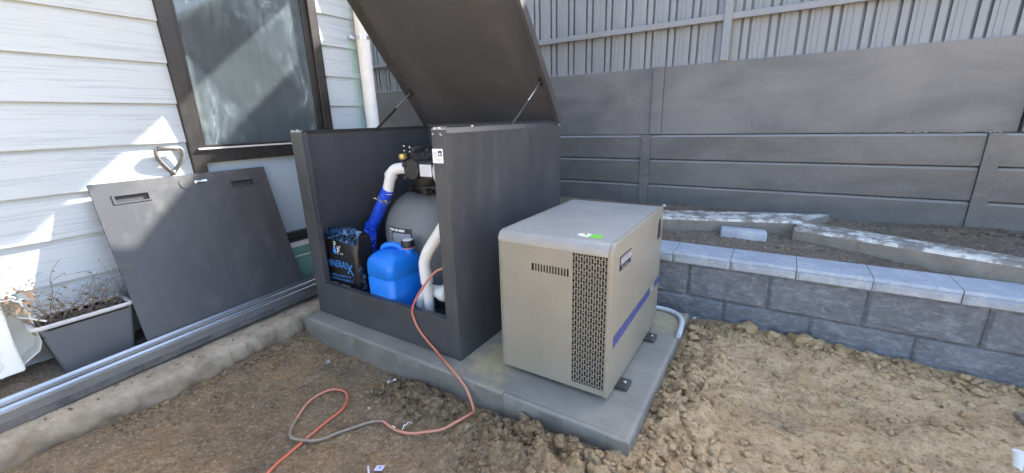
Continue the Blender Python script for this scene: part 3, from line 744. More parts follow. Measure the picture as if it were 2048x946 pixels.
# face frame as one bent sheet: stiles and bottom rail with returned edges
box(b, L0, L1, cy0-.003, cy0+.008, cz0, cz1-.004, .0015); box(b, Rr0, Rr1, cy0-.003, cy0+.008, cz0, cz1-.004, .0015)
box(b, L1, Rr0, cy0-.003, cy0+.008, cz0, RZ, .0015)
box(b, L1-.010, L1, cy0+.008, cy0+.030, RZ, cz1-.004); box(b, Rr0, Rr0+.010, cy0+.008, cy0+.030, RZ, cz1-.004); box(b, L1, Rr0, cy0+.008, cy0+.030, RZ-.010, RZ)
obj('face_frame', b, 'dark_steel', cab)
b = nb(); prism(b, [(L0+.001, cy0-.002, cz1-.004), (L0+.001, cy0+.012, cz1+.004), (L1, cy0+.012, cz1+.004), (L1, cy0-.002, cz1-.004)], (0, 0, .0015)); obj('stile_cap', b, 'galv', cab)
b = nb(); prism(b, [(Rr0, cy0-.002, cz1-.004), (Rr0, cy0+.014, cz1+.006), (Rr1, cy0+.014, cz1+.006), (Rr1, cy0-.002, cz1-.004)], (0, 0, .0015))
obj('stile_cap', b, 'galv', cab)
# screws
for (x, y, z) in ((cx0+.02, cy0+.0, cz1+.004), (cx0+.06, cy0+.005, cz1+.006), (cx1-.06, cy0+.004, cz1+.002), (cx1-.035, cy0+.004, cz1+.003), (cx1-.03, 1.50, cz1+.006), (cx1-.002, 2.32, cz1-.01), (-2.0, cy1-.02, 1.15)):
    b = nb(); lathe(b, [(.006, -.002), (.006, .002), (.003, .004)], (x, y, z), 'z', 10); obj('screw', b, 'galv', cab)
for (x, z) in ((Rr0+.012, 1.155), (Rr1-.014, 1.150), (Rr1-.02, 1.155)):
    b = nb(); lathe(b, [(.004, 0), (.004, .003)], (x, cy0-.007, z), 'y', 10); obj('screw', b, 'galv', cab)
# sticker on right stile
b = nb(); box(b, Rr0-.001, Rr0+.056, cy0-.0045, cy0-.0035, 1.038, 1.096); st = obj('sticker', b, 'paper', cab)
b = nb(); box(b, Rr0+.031, Rr0+.050, cy0-.0052, cy0-.0046, 1.067, 1.088, .0002)
obj('logo', b, 'print_mid', st)
b = nb(); box(b, Rr0+.035, Rr0+.0445, cy0-.006, cy0-.0053, 1.071, 1.079)
obj('logo_window', b, 'paper', st)
b = nb()
for z, a, e in ((1.080, .004, .024), (1.074, .003, .027), (1.064, .006, .034), (1.055, .008, .046), (1.047, .016, .042)): box(b, Rr0+a, Rr0+e, cy0-.0052, cy0-.0046, z-.0010, z+.0012)
obj('fine_print', b, 'print_grey', st)
# lid, hinged at the back edge and opened
th = R(53); u = Vector((0, -math.cos(th), math.sin(th))); nrm = Vector((0, -math.sin(th), -math.cos(th)))   # nrm = underside normal
H = Vector((0, cy1+.012, 1.192)); LL = 1.10
def lp(x, a, d): return Vector((x, 0, 0))+H+u*a+nrm*d
b = nb()
obox(b, lp(cx0-.005, 0, -.004), (cx1-cx0+.010, 0, 0), u*LL, nrm*.008, .001)
lid = obj('lid', b, 'dark_steel_in', cab)
b = nb()
obox(b, lp(cx0-.007, 0, -.004), (.004, 0, 0), u*LL, nrm*.046); obox(b, lp(cx0-.003, .01, .004), (.026, 0, 0), u*(LL-.02), nrm*.006)
obox(b, lp(cx1+.003, 0, -.004), (.004, 0, 0), u*LL, nrm*.046); obox(b, lp(cx1-.016, .01, .036), (.019, 0, 0), u*(LL-.02), nrm*.005)
obox(b, lp(cx0-.003, LL-.004, .004), (cx1-cx0+.006, 0, 0), u*.004, nrm*.042)
obj('lid_flange', b, 'dark_steel', lid)
for x, sgn in ((cx0+.022, 1), (cx1-.045, -1)):
    p = Vector((x, 1.845, 1.170)); q = lp(x, .275, .018); m_ = p.lerp(q, .55)
    b = nb(); tube(b, [p, m_], .0085, 12); tube(b, [p-Vector((.012, 0, 0)), p+Vector((.012, 0, 0))], .007, 10)
    s_ = obj('gas_strut', b, 'black', cab, smooth=True, auto=40)
    b = nb(); tube(b, [m_, q], .0042, 10); obj('rod', b, 'galv', s_, smooth=True, auto=40)
    b = nb(); obox(b, q-u*.022-Vector((.012, 0, 0))-nrm*.012, (.024, 0, 0), u*.044, nrm*.006, .002); tube(b, [q-Vector((.014, 0, 0)), q+Vector((.014, 0, 0))], .009, 10)
    obj('bracket', b, 'black', s_, auto=40)
b = nb(); tube(b, [(cx0+.02, cy1+.008, 1.186), (cx1-.02, cy1+.008, 1.186)], .006, 10); obj('hinge', b, 'dark_steel', cab, smooth=True, auto=40)

# ------------------------------------------------------------------ FILTER INSIDE
fcx, fcy, fr_ = -1.76, 1.86, .315
flt = thing('sand_filter', 'grey round sand filter tank with black valve inside the cabinet', 'sand filter', (fcx, fcy, .13))
prof = [(.20, .128), (.25, .13), (.27, .17), (.295, .23)]
for i in range(15):
    a = i/14*math.pi/2; prof.append((.075+(fr_-.075)*math.cos(a)**.8 if i < 14 else .075, .545+.255*math.sin(a)))
b = nb(); lathe(b, prof, (fcx, fcy, 0), 'z', 56); obj('tank', b, 'tank', flt, smooth=True, auto=50)
b = nb(); lathe(b, [(.10, .785), (.115, .79), (.118, .806), (.105, .812), (.105, .818), (.118, .824), (.115, .842), (.09, .85)], (fcx+.02, fcy-.02, 0), 'z', 32)
for a in (3.6, 5.2): lathe(b, [(.016, -.03), (.02, -.02), (.02, .02), (.016, .03)], (fcx+.02+.13*math.cos(a), fcy-.02+.13*math.sin(a), .815), 'y', 12); box(b, fcx+.02+.10*math.cos(a)-.02, fcx+.02+.14*math.cos(a)+.02, fcy-.02+.12*math.sin(a)-.012, fcy-.02+.12*math.sin(a)+.012, .80, .83, .004)
obj('clamp', b, 'black', flt, smooth=True, auto=35)
vx, vy = fcx+.03, fcy-.07
b = nb(); lathe(b, [(.07, .84), (.085, .86), (.088, .90), (.085, .965), (.075, .99)], (vx, vy, 0), 'z', 30)
lathe(b, [(.052, -.165), (.056, -.16), (.056, -.10), (.05, -.08), (.05, 0)], (vx+.05, vy-.02, .955), 'y', 26); box(b, vx+.10, vx+.20, vy-.178, vy-.02, .905, 1.0, .008)
lathe(b, [(.058, -.155), (.058, -.13), (.045, -.12), (.045, 0)], (vx, vy-.03, .945), 'x', 24)
lathe(b, [(.072, .99), (.10, 1.0), (.102, 1.02), (.085, 1.035), (.03, 1.04), (.028, 1.06)], (vx, vy, 0), 'z', 30)
obox(b, (vx-.02, vy-.115, 1.045), (.04, 0, 0), (0, .16, .012), (0, 0, .022), .006)
for dx in (-.07, .0, .06):
    lathe(b, [(.008, 0), (.011, .006), (.011, .016), (.006, .022)], (vx+dx, vy-.085, 1.02), 'z', 10)
for dz in (-.035, .035): lathe(b, [(.012, -.012), (.016, -.006), (.016, 0)], (vx-.01+abs(dz)*.4, vy-.18, .945+dz), 'y', 12)
valve = obj('multiport_valve', b, 'black', flt, smooth=True, auto=35)
for dx, dz in ((-.075, 1.05), (-.075, 1.076), (-.03, 1.07), (-.03, 1.045)):
    b = nb(); lathe(b, [(.006, -.003), (.006, .003)], (vx+dx, vy-.10, dz), 'z', 10); obj('bolt', b, 'galv', valve)
b = nb(); lathe(b, [(.022, -.014), (.024, -.01), (.024, .012), (.018, .016)], (vx-.07, vy-.12, 1.018), 'z', 18); obj('gauge', b, 'brass', valve, smooth=True, auto=35)
b = nb(); box(b, vx+.115, vx+.198, vy-.1805, vy-.179, .922, .985); lab = obj('paper_label', b, 'paper', valve)
b = nb()
for k in range(8): box(b, vx+.120, vx+.120+(.07 if k % 3 else .055), vy-.1812, vy-.1807, .928+.0068*k, .9294+.0068*k)
obj('fine_print', b, 'print_grey', lab)
# tank label
b = nb()
def wrap(b, a0, a1, z0, z1, r, n=8):
    for i in range(n):
        p, q = a0+(a1-a0)*i/n, a0+(a1-a0)*(i+1)/n
        for zz in range(4):
            za, zb = z0+(z1-z0)*zz/4, z0+(z1-z0)*(zz+1)/4
            rr_ = lambda z: r if z < .545 else r-fr_+.075+(fr_-.075)*math.cos(math.asin((z-.545)/.255))**.8
            b.faces.new([b.verts.new((fcx+rr_(z)*math.cos(a), fcy+rr_(z)*math.sin(a), z)) for a, z in ((p, za), (q, za), (q, zb), (p, zb))])
A0, A1 = R(-107), R(-74)
wrap(b, A0, A1, .512, .628, fr_+.003); tl = obj('rating_label', b, 'print_dark', flt)
b = nb(); wrap(b, A0+.13, A1-.015, .520, .600, fr_+.005); obj('label_table', b, 'print_grey', tl)
b = nb()
for k, (p, q) in enumerate(((.02, .16), (.18, .27), (.29, .43))): wrap(b, A0+p, A0+q, .609, .622, fr_+.006, 3)
for k in range(7): wrap(b, A0+.02, A0+.10+.02*(k % 3), .598-k*.011, .602-k*.011, fr_+.007, 2)
obj('label_text', b, 'print_white', tl)
b = nb(); wrap(b, A0, A1-.1, .470, .510, fr_+.003); bl = obj('blue_band', b, 'print_blue', tl)
# left port: white elbow, blue sleeved pipe
b = nb()
e0 = Vector((-1.765, 1.63, .957)); EL = lambda x, y, z: Vector((x, y, z))
pth = cat([EL(-1.70, 1.68, .957), EL(-1.775, 1.635, .957), EL(-1.822, 1.618, .948), EL(-1.848, 1.61, .915), EL(-1.862, 1.606, .875), EL(-1.885, 1.602, .815)], 6)
rs = [.034 if i < 4 else .031 for i in range(len(pth))]; rs[-8] = .031
tube(b, pth, rs, 22); tube(b, [pth[16], pth[19]], .036, 22); tube(b, [pth[0], pth[3]], .036, 22)
obj('white_elbow', b, 'white_pvc', flt, smooth=True, auto=45)
b = nb(); p0 = pth[-1]
dn_ = cat([EL(-1.876, 1.603, .838), EL(-1.925, 1.60, .765), EL(-1.99, 1.598, .675), EL(-2.05, 1.595, .59)], 8)
tube(b, dn_, [.0345+.0015*math.sin(i*1.7) for i in range(len(dn_))], 18)
bp = obj('blue_pipe', b, 'blue_pipe', flt, smooth=True)
b = nb(); c_ = dn_[7]; t_ = (dn_[8]-dn_[6]).normalized()
tube(b, [c_-t_*.006, c_+t_*.006], .039, 22); obox(b, c_+Vector((.028, -.03, -.012)), (.022, 0, 0), (0, .014, 0), (0, 0, .014), .002); tube(b, [c_+Vector((-.036, -.02, .0)), c_+Vector((-.056, -.026, .006))], .004, 8)
obj('hose_clamp', b, 'galv', bp, smooth=True, auto=35)
# crumpled blue lay-flat hanging under it
b = nb(); q0 = dn_[-1]; rows = []
for i in range(22):
    t = i/21; c_ = q0+Vector((-.015*min(1, t*2)-.01*t, -.05*min(1, t*2), .03-.44*t)); wd = .036+.030*min(1, t*2.4)+.004*math.sin(i*1.9)
    ring = []
    for k in range(16):
        a = 2*math.pi*k/16
        ring.append(b.verts.new(c_+Vector((wd*math.cos(a)+.006*math.sin(i*2.3+k*1.1), (.026+.012*math.sin(i*1.3+k*2.2))*math.sin(a), .010*math.sin(k*1.7+i)))))
    rows.append(ring)
for a_, c_ in zip(rows, rows[1:]):
    for k in range(16): b.faces.new((a_[k], a_[(k+1) % 16], c_[(k+1) % 16], c_[k]))
b.faces.new(rows[0][::-1]); b.faces.new(rows[-1])
obj('flat_hose', b, 'blue_pipe', flt, smooth=False)
# right port: big white elbow behind the stile
b = nb(); tube(b, cat([(-1.58, 1.72, .955), (-1.46, 1.68, .955), (-1.37, 1.655, .92), (-1.34, 1.65, .83), (-1.335, 1.65, .70)], 6), .038, 22); lathe(b, [(.005, -.03), (.05, -.028), (.078, -.015), (.085, .0), (.085, .03)], (-1.425, 1.60, .948), 'y', 30)
obj('white_outlet', b, 'white_pvc', flt, smooth=True, auto=45)

# white pipes lower right
wp = thing('white_pipe', 'thick white plastic pipe run with elbows at the right of the cabinet opening', 'pipe', (-1.45, 1.42, .13))
b = nb()
tube(b, [(-1.415, 1.395, .13), (-1.422, 1.395, .42)], .0255, 24); tube(b, [(-1.419, 1.395, .42), (-1.424, 1.395, .485)], .0315, 24)
tube(b, cat([(-1.424, 1.395, .47), (-1.424, 1.395, .525), (-1.402, 1.395, .575), (-1.365, 1.395, .625), (-1.31, 1.395, .69), (-1.22, 1.395, .80)], 6), .030, 24)
obj('riser', b, 'white_pvc', wp, smooth=True, auto=45)
b = nb()
tube(b, cat([(-1.515, 1.44, .13), (-1.515, 1.44, .25), (-1.50, 1.44, .31), (-1.455, 1.445, .345), (-1.40, 1.45, .352), (-1.28, 1.45, .352)], 6), .034, 24)
tube(b, [(-1.375, 1.45, .352), (-1.335, 1.45, .352)], .043, 24)
obj('bend', b, 'white_pvc', wp, smooth=True, auto=45)

# blue drum
jc = thing('jerry_can', 'bright blue plastic drum with a black screw cap standing in the cabinet', 'drum', (-1.70, 1.47, .13))
def rrect(cx, cy, wx, wy, r, z, n=6, rot=0):
    out = []
    for q, (sx_, sy_) in enumerate(((1, 1), (-1, 1), (-1, -1), (1, -1))):
        for i in range(n+1):
            a = math.pi/2*(q+i/n); p = Vector((sx_*(wx-r)+r*math.cos(a), sy_*(wy-r)+r*math.sin(a), 0))
            out.append(Vector((cx+p.x*math.cos(rot)-p.y*math.sin(rot), cy+p.x*math.sin(rot)+p.y*math.cos(rot), z)))
    return out
def loft(b, rings, cap=True):
    R_ = [[b.verts.new(p) for p in r] for r in rings]; n = len(R_[0])
    for a_, c_ in zip(R_, R_[1:]):
        for k in range(n): b.faces.new((a_[k], a_[(k+1) % n], c_[(k+1) % n], c_[k]))
    if cap: b.faces.new(R_[0][::-1]); b.faces.new(R_[-1])
jx, jy, jr = -1.69, 1.428, R(-2)
b = nb()
loft(b, [rrect(jx, jy, w_*.66, d_*.84, r_*.8, z, 6, jr) for w_, d_, r_, z in ((.135, .115, .03, .13), (.15, .13, .035, .145), (.156, .136, .04, .25), (.157, .137, .04, .408), (.153, .133, .04, .412), (.153, .133, .04, .419), (.157, .137, .04, .423), (.157, .137, .045, .48), (.150, .130, .05, .51), (.130, .11, .05, .53), (.095, .08, .045, .545), (.05, .04, .03, .552))])
can = obj('body', b, 'drum_blue', jc, smooth=True, auto=60)
b = nb(); tube(b, cat([(jx-.075, jy-.01, .515), (jx-.06, jy-.008, .555), (jx-.02, jy+.0, .572), (jx+.03, jy+.015, .568), (jx+.05, jy+.025, .54)], 6), .016, 14, flat=1.0); obj('handle', b, 'drum_blue', jc, smooth=True)
b = nb(); lathe(b, [(.032, .51), (.032, .565)], (jx+.066, jy+.052, 0), 'z', 24); obj('neck', b, 'drum_blue', jc, smooth=True, auto=40)
b = nb(); lathe(b, [(.035, .560), (.036, .564), (.036, .590), (.032, .596)], (jx+.066, jy+.052, 0), 'z', 30); cp = obj('cap', b, 'black', jc, smooth=True, auto=40)
b = nb(); lathe(b, [(.028, .5965), (.026, .599), (.012, .5995)], (jx+.066, jy+.052, 0), 'z', 26); obj('cap_disc', b, 'paper', cp, smooth=True, auto=40)
b = nb(); lathe(b, [(.0335, .552), (.036, .553), (.036, .557), (.0335, .558)], (jx+.066, jy+.052, 0), 'z', 26); obj('seal_ring', b, 'cord', cp)

# mineral bag
bg_ = thing('mineral_bag', 'black printed plastic sack with blue lettering standing left of the blue drum', 'sack', (-2.06, 1.40, .13))
b = nb(); rows = []
bx0, bx1, byf, bz0, bz1 = -2.175, -1.915, 1.345, .13, .585
loft(b, [rrect((bx0+bx1)/2+o_, byf+.075, w_, d_, .03, z, 5, R(3)) for w_, d_, z, o_ in ((.112, .055, .13, 0), (.128, .072, .16, 0), (.127, .07, .30, 0), (.131, .074, .40, .002), (.127, .068, .50, 0), (.129, .06, .57, 0), (.127, .045, .60, -.002))])
bag = obj('film', b, 'bag', bg_, smooth=True, auto=60)
b = nb()
g = []
for i in range(15):
    row = []
    for j in range(7):
        u_ = i/14; v_ = j/6
        x = bx0+.0+u_*(bx1-bx0+.012); z = .575+.058*v_-.02*(u_**2)*(1-v_)-.012*math.sin(u_*7)*v_
        y = byf-.004+.055*v_+.004*math.sin(i*1.9+j)+.003*math.cos(i*3.1-j*2)+u_*.006
        row.append(b.verts.new((x, y, z)))
    g.append(row)
for i in range(14):
    for j in range(6): b.faces.new((g[i][j], g[i+1][j], g[i+1][j+1], g[i][j+1]))
bmesh.ops.solidify(b, geom=list(b.faces), thickness=.002)
obj('folded_top', b, 'crinkle', bg_, smooth=False)
b = nb(); g = []                                    # creased side gusset flap
for i in range(5):
    g.append([b.verts.new((-1.915+.012*i*(1.6-j/9)+.004*math.sin(j*2+i), 1.37+.012*math.sin(i*2+j*1.7), .13+.045*j*(1-.0*i)-.02*i*(j/9))) for j in range(8)])
for i in range(4):
    for j in range(7): b.faces.new((g[i][j], g[i+1][j], g[i+1][j+1], g[i][j+1]))
bmesh.ops.solidify(b, geom=list(b.faces), thickness=.002)
obj('side_gusset', b, 'crinkle', bg_)
tx, ty_ = (1, R(3), 0), (0, 0, 1); fy = byf-.003
b = nb(); text(b, 'P', .055, (-2.080, fy-.003, .530), tx, ty_, .001, sx=.8); obj('logo_letter', b, 'print_white', bag)
b = nb(); text(b, 'ool', .024, (-2.052, fy-.003, .530), tx, ty_, .001); obj('logo_letters', b, 'print_white', bag)
b = nb(); text(b, 'P', .055, (-2.055, fy-.003, .492), tx, ty_, .001, sx=.8); obj('logo_letter', b, 'print_white', bag)
b = nb(); text(b, 'ro', .024, (-2.027, fy-.003, .492), tx, ty_, .001); obj('logo_letters', b, 'print_white', bag)
b = nb(); vs = [b.verts.new((-2.078+.018*math.cos(a)*(1 if math.sin(a) < .2 else .55), fy-.002, .508+.018*math.sin(a)*(1 if math.sin(a) < 0 else 1.7))) for a in (2*math.pi*k/20 for k in range(20))]; b.faces.new(vs)
obj('logo_drop', b, 'print_blue', bag)
b = nb(); text(b, 'MINERAL', .062, (-2.172, fy-.004, .408), tx, (.05, 0, 1), .001, 1.0, .1, .72); obj('name_print', b, 'print_blue', bag)
b = nb(); text(b, 'X', .095, (-1.985, fy-.0045, .385), (1, .05, -.12), (0, 0, 1), .001, sx=.8); obj('name_print', b, 'print_blue', bag)
b = nb(); text(b, 'A UNIQUE BLEND OF', .019, (-2.155, fy-.004, .352), tx, ty_, .001); obj('blend_print', b, 'print_blue', bag)
b = nb(); text(b, '3 NATURAL MINERALS', .019, (-2.155, fy-.004, .328), tx, ty_, .001); obj('blend_print', b, 'print_blue', bag)
b = nb()
for k in range(3):
    box(b, -2.16, -2.09, fy-.004, fy-.0035, .305-.014*k, .3085-.014*k); box(b, -2.06, -1.98, fy-.004, fy-.0035, .303-.014*k, .3065-.014*k)
obj('small_print', b, 'print_white', bag)

# ------------------------------------------------------------------ HEATER
hx0, hx1, hy0, hy1, hz0, hz1 = -.930, -.441, 1.340, 2.085, .142, .765
ht = thing('pool_heater', 'taupe metal pool heater with perforated grille and blue side stripe on the pad', 'heater', ((hx0+hx1)/2, (hy0+hy1)/2, .12))
# shell profile in y-z (rounded top front), extruded along x
def shell(b, x0, x1, inset=0., rr=.034):
    y0, y1, z0, z1 = hy0+inset, hy1-inset, hz0+.0, hz1-inset
    pr = [(x0, y1, z0), (x0, y0, z0)]
    for i in range(9):
        a = math.pi-(math.pi/2)*i/8; pr.append((x0, y0+rr+rr*math.cos(a), z1-rr+rr*math.sin(a)))
    for i in range(7):
        a = math.pi/2-(math.pi/2)*i/6; pr.append((x0, y1-.02+.02*math.cos(a), z1-.02+.02*math.sin(a)))
    prism(b, pr, (x1-x0, 0, 0))
# front skin with real openings for the grille and the louvre slots: built as strips
gx0, gx1, gz0, gz1 = -.598, -.461, .166, .718
b = nb(); yF = hy0
box(b, hx0+.002, gx0, yF, yF+.004, hz0, .618); box(b, hx0+.002, -.775, yF, yF+.004, .618, .650); box(b, -.613, gx0, yF, yF+.004, .618, .650)
box(b, hx0+.002, gx0, yF, yF+.004, .650, .722)
box(b, gx0, gx1, yF, yF+.004, hz0, gz0); box(b, gx0, gx1, yF, yF+.004, gz1, .722); box(b, gx1, hx1-.016, yF, yF+.004, hz0, .722)
for i in range(13):
    x = -.7745+i*.0126
    if i > 0: box(b, x-.0028, x+.0028, yF, yF+.004, .618, .650)
bmesh.ops.remove_doubles(b, verts=b.verts, dist=.00001)
front = obj('front_panel', b, 'taupe', ht)
# perforated grille: staggered webs
b = nb(); ncol = 13; wc = (gx1-gx0)/ncol; hh = .0265
for i in range(ncol+1): x = gx0+i*wc; box(b, x-.0013, x+.0013, yF+.0005, yF+.003, gz0, gz1)
for i in range(ncol):
    z = gz0+(hh/2 if i % 2 else 0)
    while z < gz1:
        box(b, gx0+i*wc+.0013, gx0+(i+1)*wc-.0013, yF+.0007, yF+.0028, z-.0016, z+.0016)
        z += hh/ (2 if False else 1)
    z = gz0+(hh/2 if i % 2 else 0)+hh*.32
    while z < gz1:
        if (i % 2 == 0): box(b, gx0+i*wc+.0013, gx0+(i+1)*wc-.0013, yF+.0007, yF+.0028, z-.0012, z+.0012)
        z += hh
obj('grille', b, 'taupe', ht)
b = nb(); box(b, hx0+.02, hx1-.02, yF+.03, hy1-.03, hz0+.004, .70); obj('inner_casing', b, 'vent_dark', ht)
# lid (top skin with rounded front) : full width minus side cheek
b = nb(); rr = .036; x0, x1 = hx0, hx1-.0175; zt = hz1
pr = [(x0, hy1, zt-.03), (x0, hy1, zt-.006), (x0, hy1-.006, zt)]
for i in range(10): a = math.pi/2+(math.pi/2)*i/9; pr.append((x0, hy0-.003+rr+rr*math.cos(a), zt-rr+rr*math.sin(a)))
pr += [(x0, hy0-.003, .722), (x0, hy0+.012, .722), (x0, hy0+.012, zt-.03)]
prism(b, pr, (x1-x0, 0, 0))
for e in b.edges: pass
obj('top_cover', b, 'taupe_top', ht, smooth=True, auto=35)
# side cheeks: flat panel with rounded top front corner
def cheek(xa, xb, zb):
    b = nb(); rr = .040; pr = [(xa, hy1, zb+.07), (xa, hy1-.02, zb), (xa, hy0-.003, zb)]
    for i in range(9): a = math.pi-(math.pi/2)*i/8; pr.append((xa, hy0-.003+rr+rr*math.cos(a), zt+.002-rr+rr*math.sin(a)))
    pr += [(xa, hy1, zt+.002)]
    prism(b, pr, (xb-xa, 0, 0))
    es = [e for e in b.edges if abs(e.verts[0].co.x-e.verts[1].co.x) < 1e-6 and abs(e.verts[0].co.x-(xb if xb > -.6 else xa)) < 1e-6]
    bmesh.ops.bevel(b, geom=es, offset=.006, segments=3, affect='EDGES', profile=.5)
    return b
rp = obj('side_panel', cheek(hx1-.016, hx1, hz0), 'taupe', ht, smooth=True, auto=35)
obj('side_panel', cheek(hx0-.0005, hx0+.0015, hz0), 'taupe', ht)
b = nb(); box(b, hx0+.002, hx1-.017, hy1-.006, hy1-.001, hz0, zt-.031); obj('back_panel', b, 'taupe', ht)
b = nb(); box(b, hx0+.004, hx1-.018, hy0+.02, hy1-.01, .135, .150); obj('base_tray', b, 'taupe', ht)
for (x, y) in ((hx1-.03, 1.44), (hx1-.03, 1.875), (hx0+.0, 1.44), (hx0+.0, 1.875)):
    b = nb(); box(b, x, x+.075 if x > -.6 else x+.06, y, y+.07, .1215, .140, .007, 3); ft = obj('foot', b, 'rubber', ht, smooth=True, auto=35)
    if x > -.6:
        b = nb(); lathe(b, [(.008, .140), (.008, .145), (.004, .147)], (x+.055, y+.035, 0), 'z', 10); obj('bolt', b, 'galv', ft)
# badge, stripe, vent on side panel (faces +x)
sx_ = hx1+.0008
b = nb(); prism(b, [(sx_, 1.414, .646), (sx_, 1.548, .646), (sx_, 1.548, .701), (sx_, 1.414, .701)], (.0016, 0, 0)); bd = obj('badge', b, 'print_dark', rp)
b = nb(); prism(b, [(sx_+.0018, 1.417, .667), (sx_+.0018, 1.545, .667), (sx_+.0018, 1.545, .698), (sx_+.0018, 1.417, .698)], (.0006, 0, 0)); obj('badge_plate', b, 'tub', bd)
b = nb(); text(b, 'HURLCON', .026, (sx_+.0030, 1.422, .673), (0, 1, 0), (0, 0, 1), .0004, 1.0, 0, .98); obj('badge_letters', b, 'print_white', bd)
b = nb(); text(b, 'HEATING', .013, (sx_+.0030, 1.432, .652), (0, 1, 0), (0, 0, 1), .0004, 1.5)
obj('badge_letters', b, 'print_white', bd)
b = nb()
prism(b, [(sx_, 1.375, .345), (sx_, 1.90, .365), (sx_, 1.90, .398), (sx_, 1.375, .392)], (.0012, 0, 0))
st_ = obj('blue_stripe', b, 'stripe_blue', rp)
b = nb(); prism(b, [(sx_, 1.985, .368), (sx_, 2.075, .371), (sx_, 2.075, .402), (sx_, 1.985, .400)], (.0012, 0, 0)); obj('blue_stripe', b, 'stripe_blue', rp)
b = nb(); text(b, 'HX 120', .036, (sx_+.0014, 1.905, .372), (0, 1, .03), (0, 0, 1), .0004, .8, .2, .62); obj('model_letters', b, 'print_white', rp)
b = nb()
pts = [(sx_, 1.985, .620), (sx_, 2.045, .620)]+[(sx_, 2.015+.030*math.cos(a), .620+.10*math.sin(a)) for a in (math.pi*k/10 for k in range(1, 10))]
prism(b, pts, (.0012, 0, 0)); obj('exhaust_hole', b, 'vent_dark', rp)
# stickers on the top
b = nb(); box(b, -.562, -.518, 1.405, 1.455, zt+.0005, zt+.0012); obj('lime_sticker', b, 'lime', ht)
b = nb(); vs = [(-.565-.058*math.sin(a)*.9, 1.43+.025*math.cos(a), zt+.0005) for a in (math.pi*k/12 for k in range(13))]; prism(b, vs, (0, 0, .0007)); pl_ = obj('white_sticker', b, 'paper', ht)
b = nb(); prism(b, [(-.585, 1.425, zt+.0014), (-.598, 1.452, zt+.0014), (-.590, 1.456, zt+.0014), (-.577, 1.430, zt+.0014)], (0, 0, .0004)); obj('sticker_mark', b, 'green_leaf', pl_)

# conduit at the back corner of the pad
b = nb(); tube(b, cat([(-.62, 2.245, .133), (-.50, 2.262, .133), (-.42, 2.262, .133), (-.36, 2.23, .133), (-.325, 2.17, .134), (-.312, 2.09, .135), (-.306, 1.99, .130)], 8), .0125, 14)
tag(obj('conduit', b, 'pvc_grey', smooth=True, auto=50, origin=(-.4, 2.2, .12)), 'short curved pale plastic conduit at the back corner of the pad', 'conduit')

# ------------------------------------------------------------------ ORANGE CORD
def gzz(x, y, r=.007): return (x, y, max(float(gz(x+a, y+c)) for a in (-.012, 0, .012) for c in (-.012, 0, .012))+r)
raw = [(-1.33, .40), (-1.413, .515), (-1.46, .641), (-1.49, .78), (-1.502, .889), (-1.56, .955), (-1.62, .962), (-1.668, .925), (-1.672, .835), (-1.625, .745), (-1.575, .690), (-1.52, .664), (-1.46, .683), (-1.414, .723), (-1.385, .775), (-1.355, .83), (-1.31, .885), (-1.27, .915), (-1.225, .912), (-1.175, .908), (-1.11, .918), (-1.05, .945), (-.99, .98), (-.945, 1.03), (-.93, 1.085), (-.945, 1.128)]
g_ = [gzz(*p) for p in raw]
for i in (11, 12): g_[i] = (g_[i][0], g_[i][1], g_[i][2]+.011)
up_ = [(-1.0, 1.160, .085), (-1.045, 1.168, .122), (-1.09, 1.185, .133), (-1.15, 1.215, .130), (-1.223, 1.250, .130), (-1.275, 1.268, .142), (-1.335, 1.2715, .181), (-1.38, 1.2715, .225), (-1.405, 1.272, .270), (-1.418, 1.276, .318), (-1.40, 1.30, .385), (-1.365, 1.31, .435), (-1.32, 1.335, .50), (-1.26, 1.34, .54), (-1.16, 1.36, .555)]
full = cat(g_+up_, 7)
mud0, mud1 = 7*9, 7*17
cord = thing('extension_cord', 'orange power cord looping over the dirt into the cabinet', 'cord', (-1.4, .7, 0))
b = nb(); tube(b, full[:mud0+1], .0056, 10); tube(b, full[mud1:], .0056, 10); obj('clean_sheath', b, 'cord', cord, smooth=True)
b = nb(); tube(b, full[mud0:mud1+1], .0058, 10); o = obj('muddy_sheath', b, 'cord_mud', cord, smooth=True); o['label'] = 'mud covered grey brown stretch of the cord'

# ------------------------------------------------------------------ LEANING DOOR PANEL
dr = thing('door_panel', 'dark steel cabinet door panel leaning against the house wall', 'door panel', (-2.6, .98, .115))
pb = Vector((-2.530, .555, .118)); dxz = Vector((-.257, .006, .840)); ex = Vector((-.022, .842, 0)); du = dxz.normalized(); nn = du.cross(ex.normalized()); nn = -nn if nn.x < 0 else nn
Lp = dxz.length
def dp_(a, c, d=0): return pb+ex*a+du*c*Lp+nn*d
b = nb(); hz = .905; hh_ = .021/Lp
slots = ((.095, .255), (.735, .885))
def pan(b, a0, a1, c0, c1, t0=-.012, t1=0.): obox(b, dp_(a0, c0, t0), ex*(a1-a0), du*Lp*(c1-c0), nn*(t1-t0))
pan(b, 0, 1, 0, hz-hh_); pan(b, 0, 1, hz+hh_*.6, 1); pan(b, 0, slots[0][0], hz-hh_, hz+hh_*.6); pan(b, slots[0][1], slots[1][0], hz-hh_, hz+hh_*.6); pan(b, slots[1][1], 1, hz-hh_, hz+hh_*.6)
obj('sheet', b, 'charcoal_door', dr)
for s0, s1 in slots:
    b = nb(); pan(b, s0-.012, s1+.012, hz-hh_-.008, hz-hh_, 0, .004); pan(b, s0-.012, s1+.012, hz+hh_*.6, hz+hh_*.6+.008, 0, .004); pan(b, s0-.012, s0, hz-hh_, hz+hh_*.6, 0, .004); pan(b, s1, s1+.012, hz-hh_, hz+hh_*.6, 0, .004)
    h_ = obj('handle_recess', b, 'charcoal_door', dr)
    b = nb(); pan(b, s0, s1, hz-hh_, hz+hh_*.6, -.0115, -.0095); obj('recess_back', b, 'black', h_)
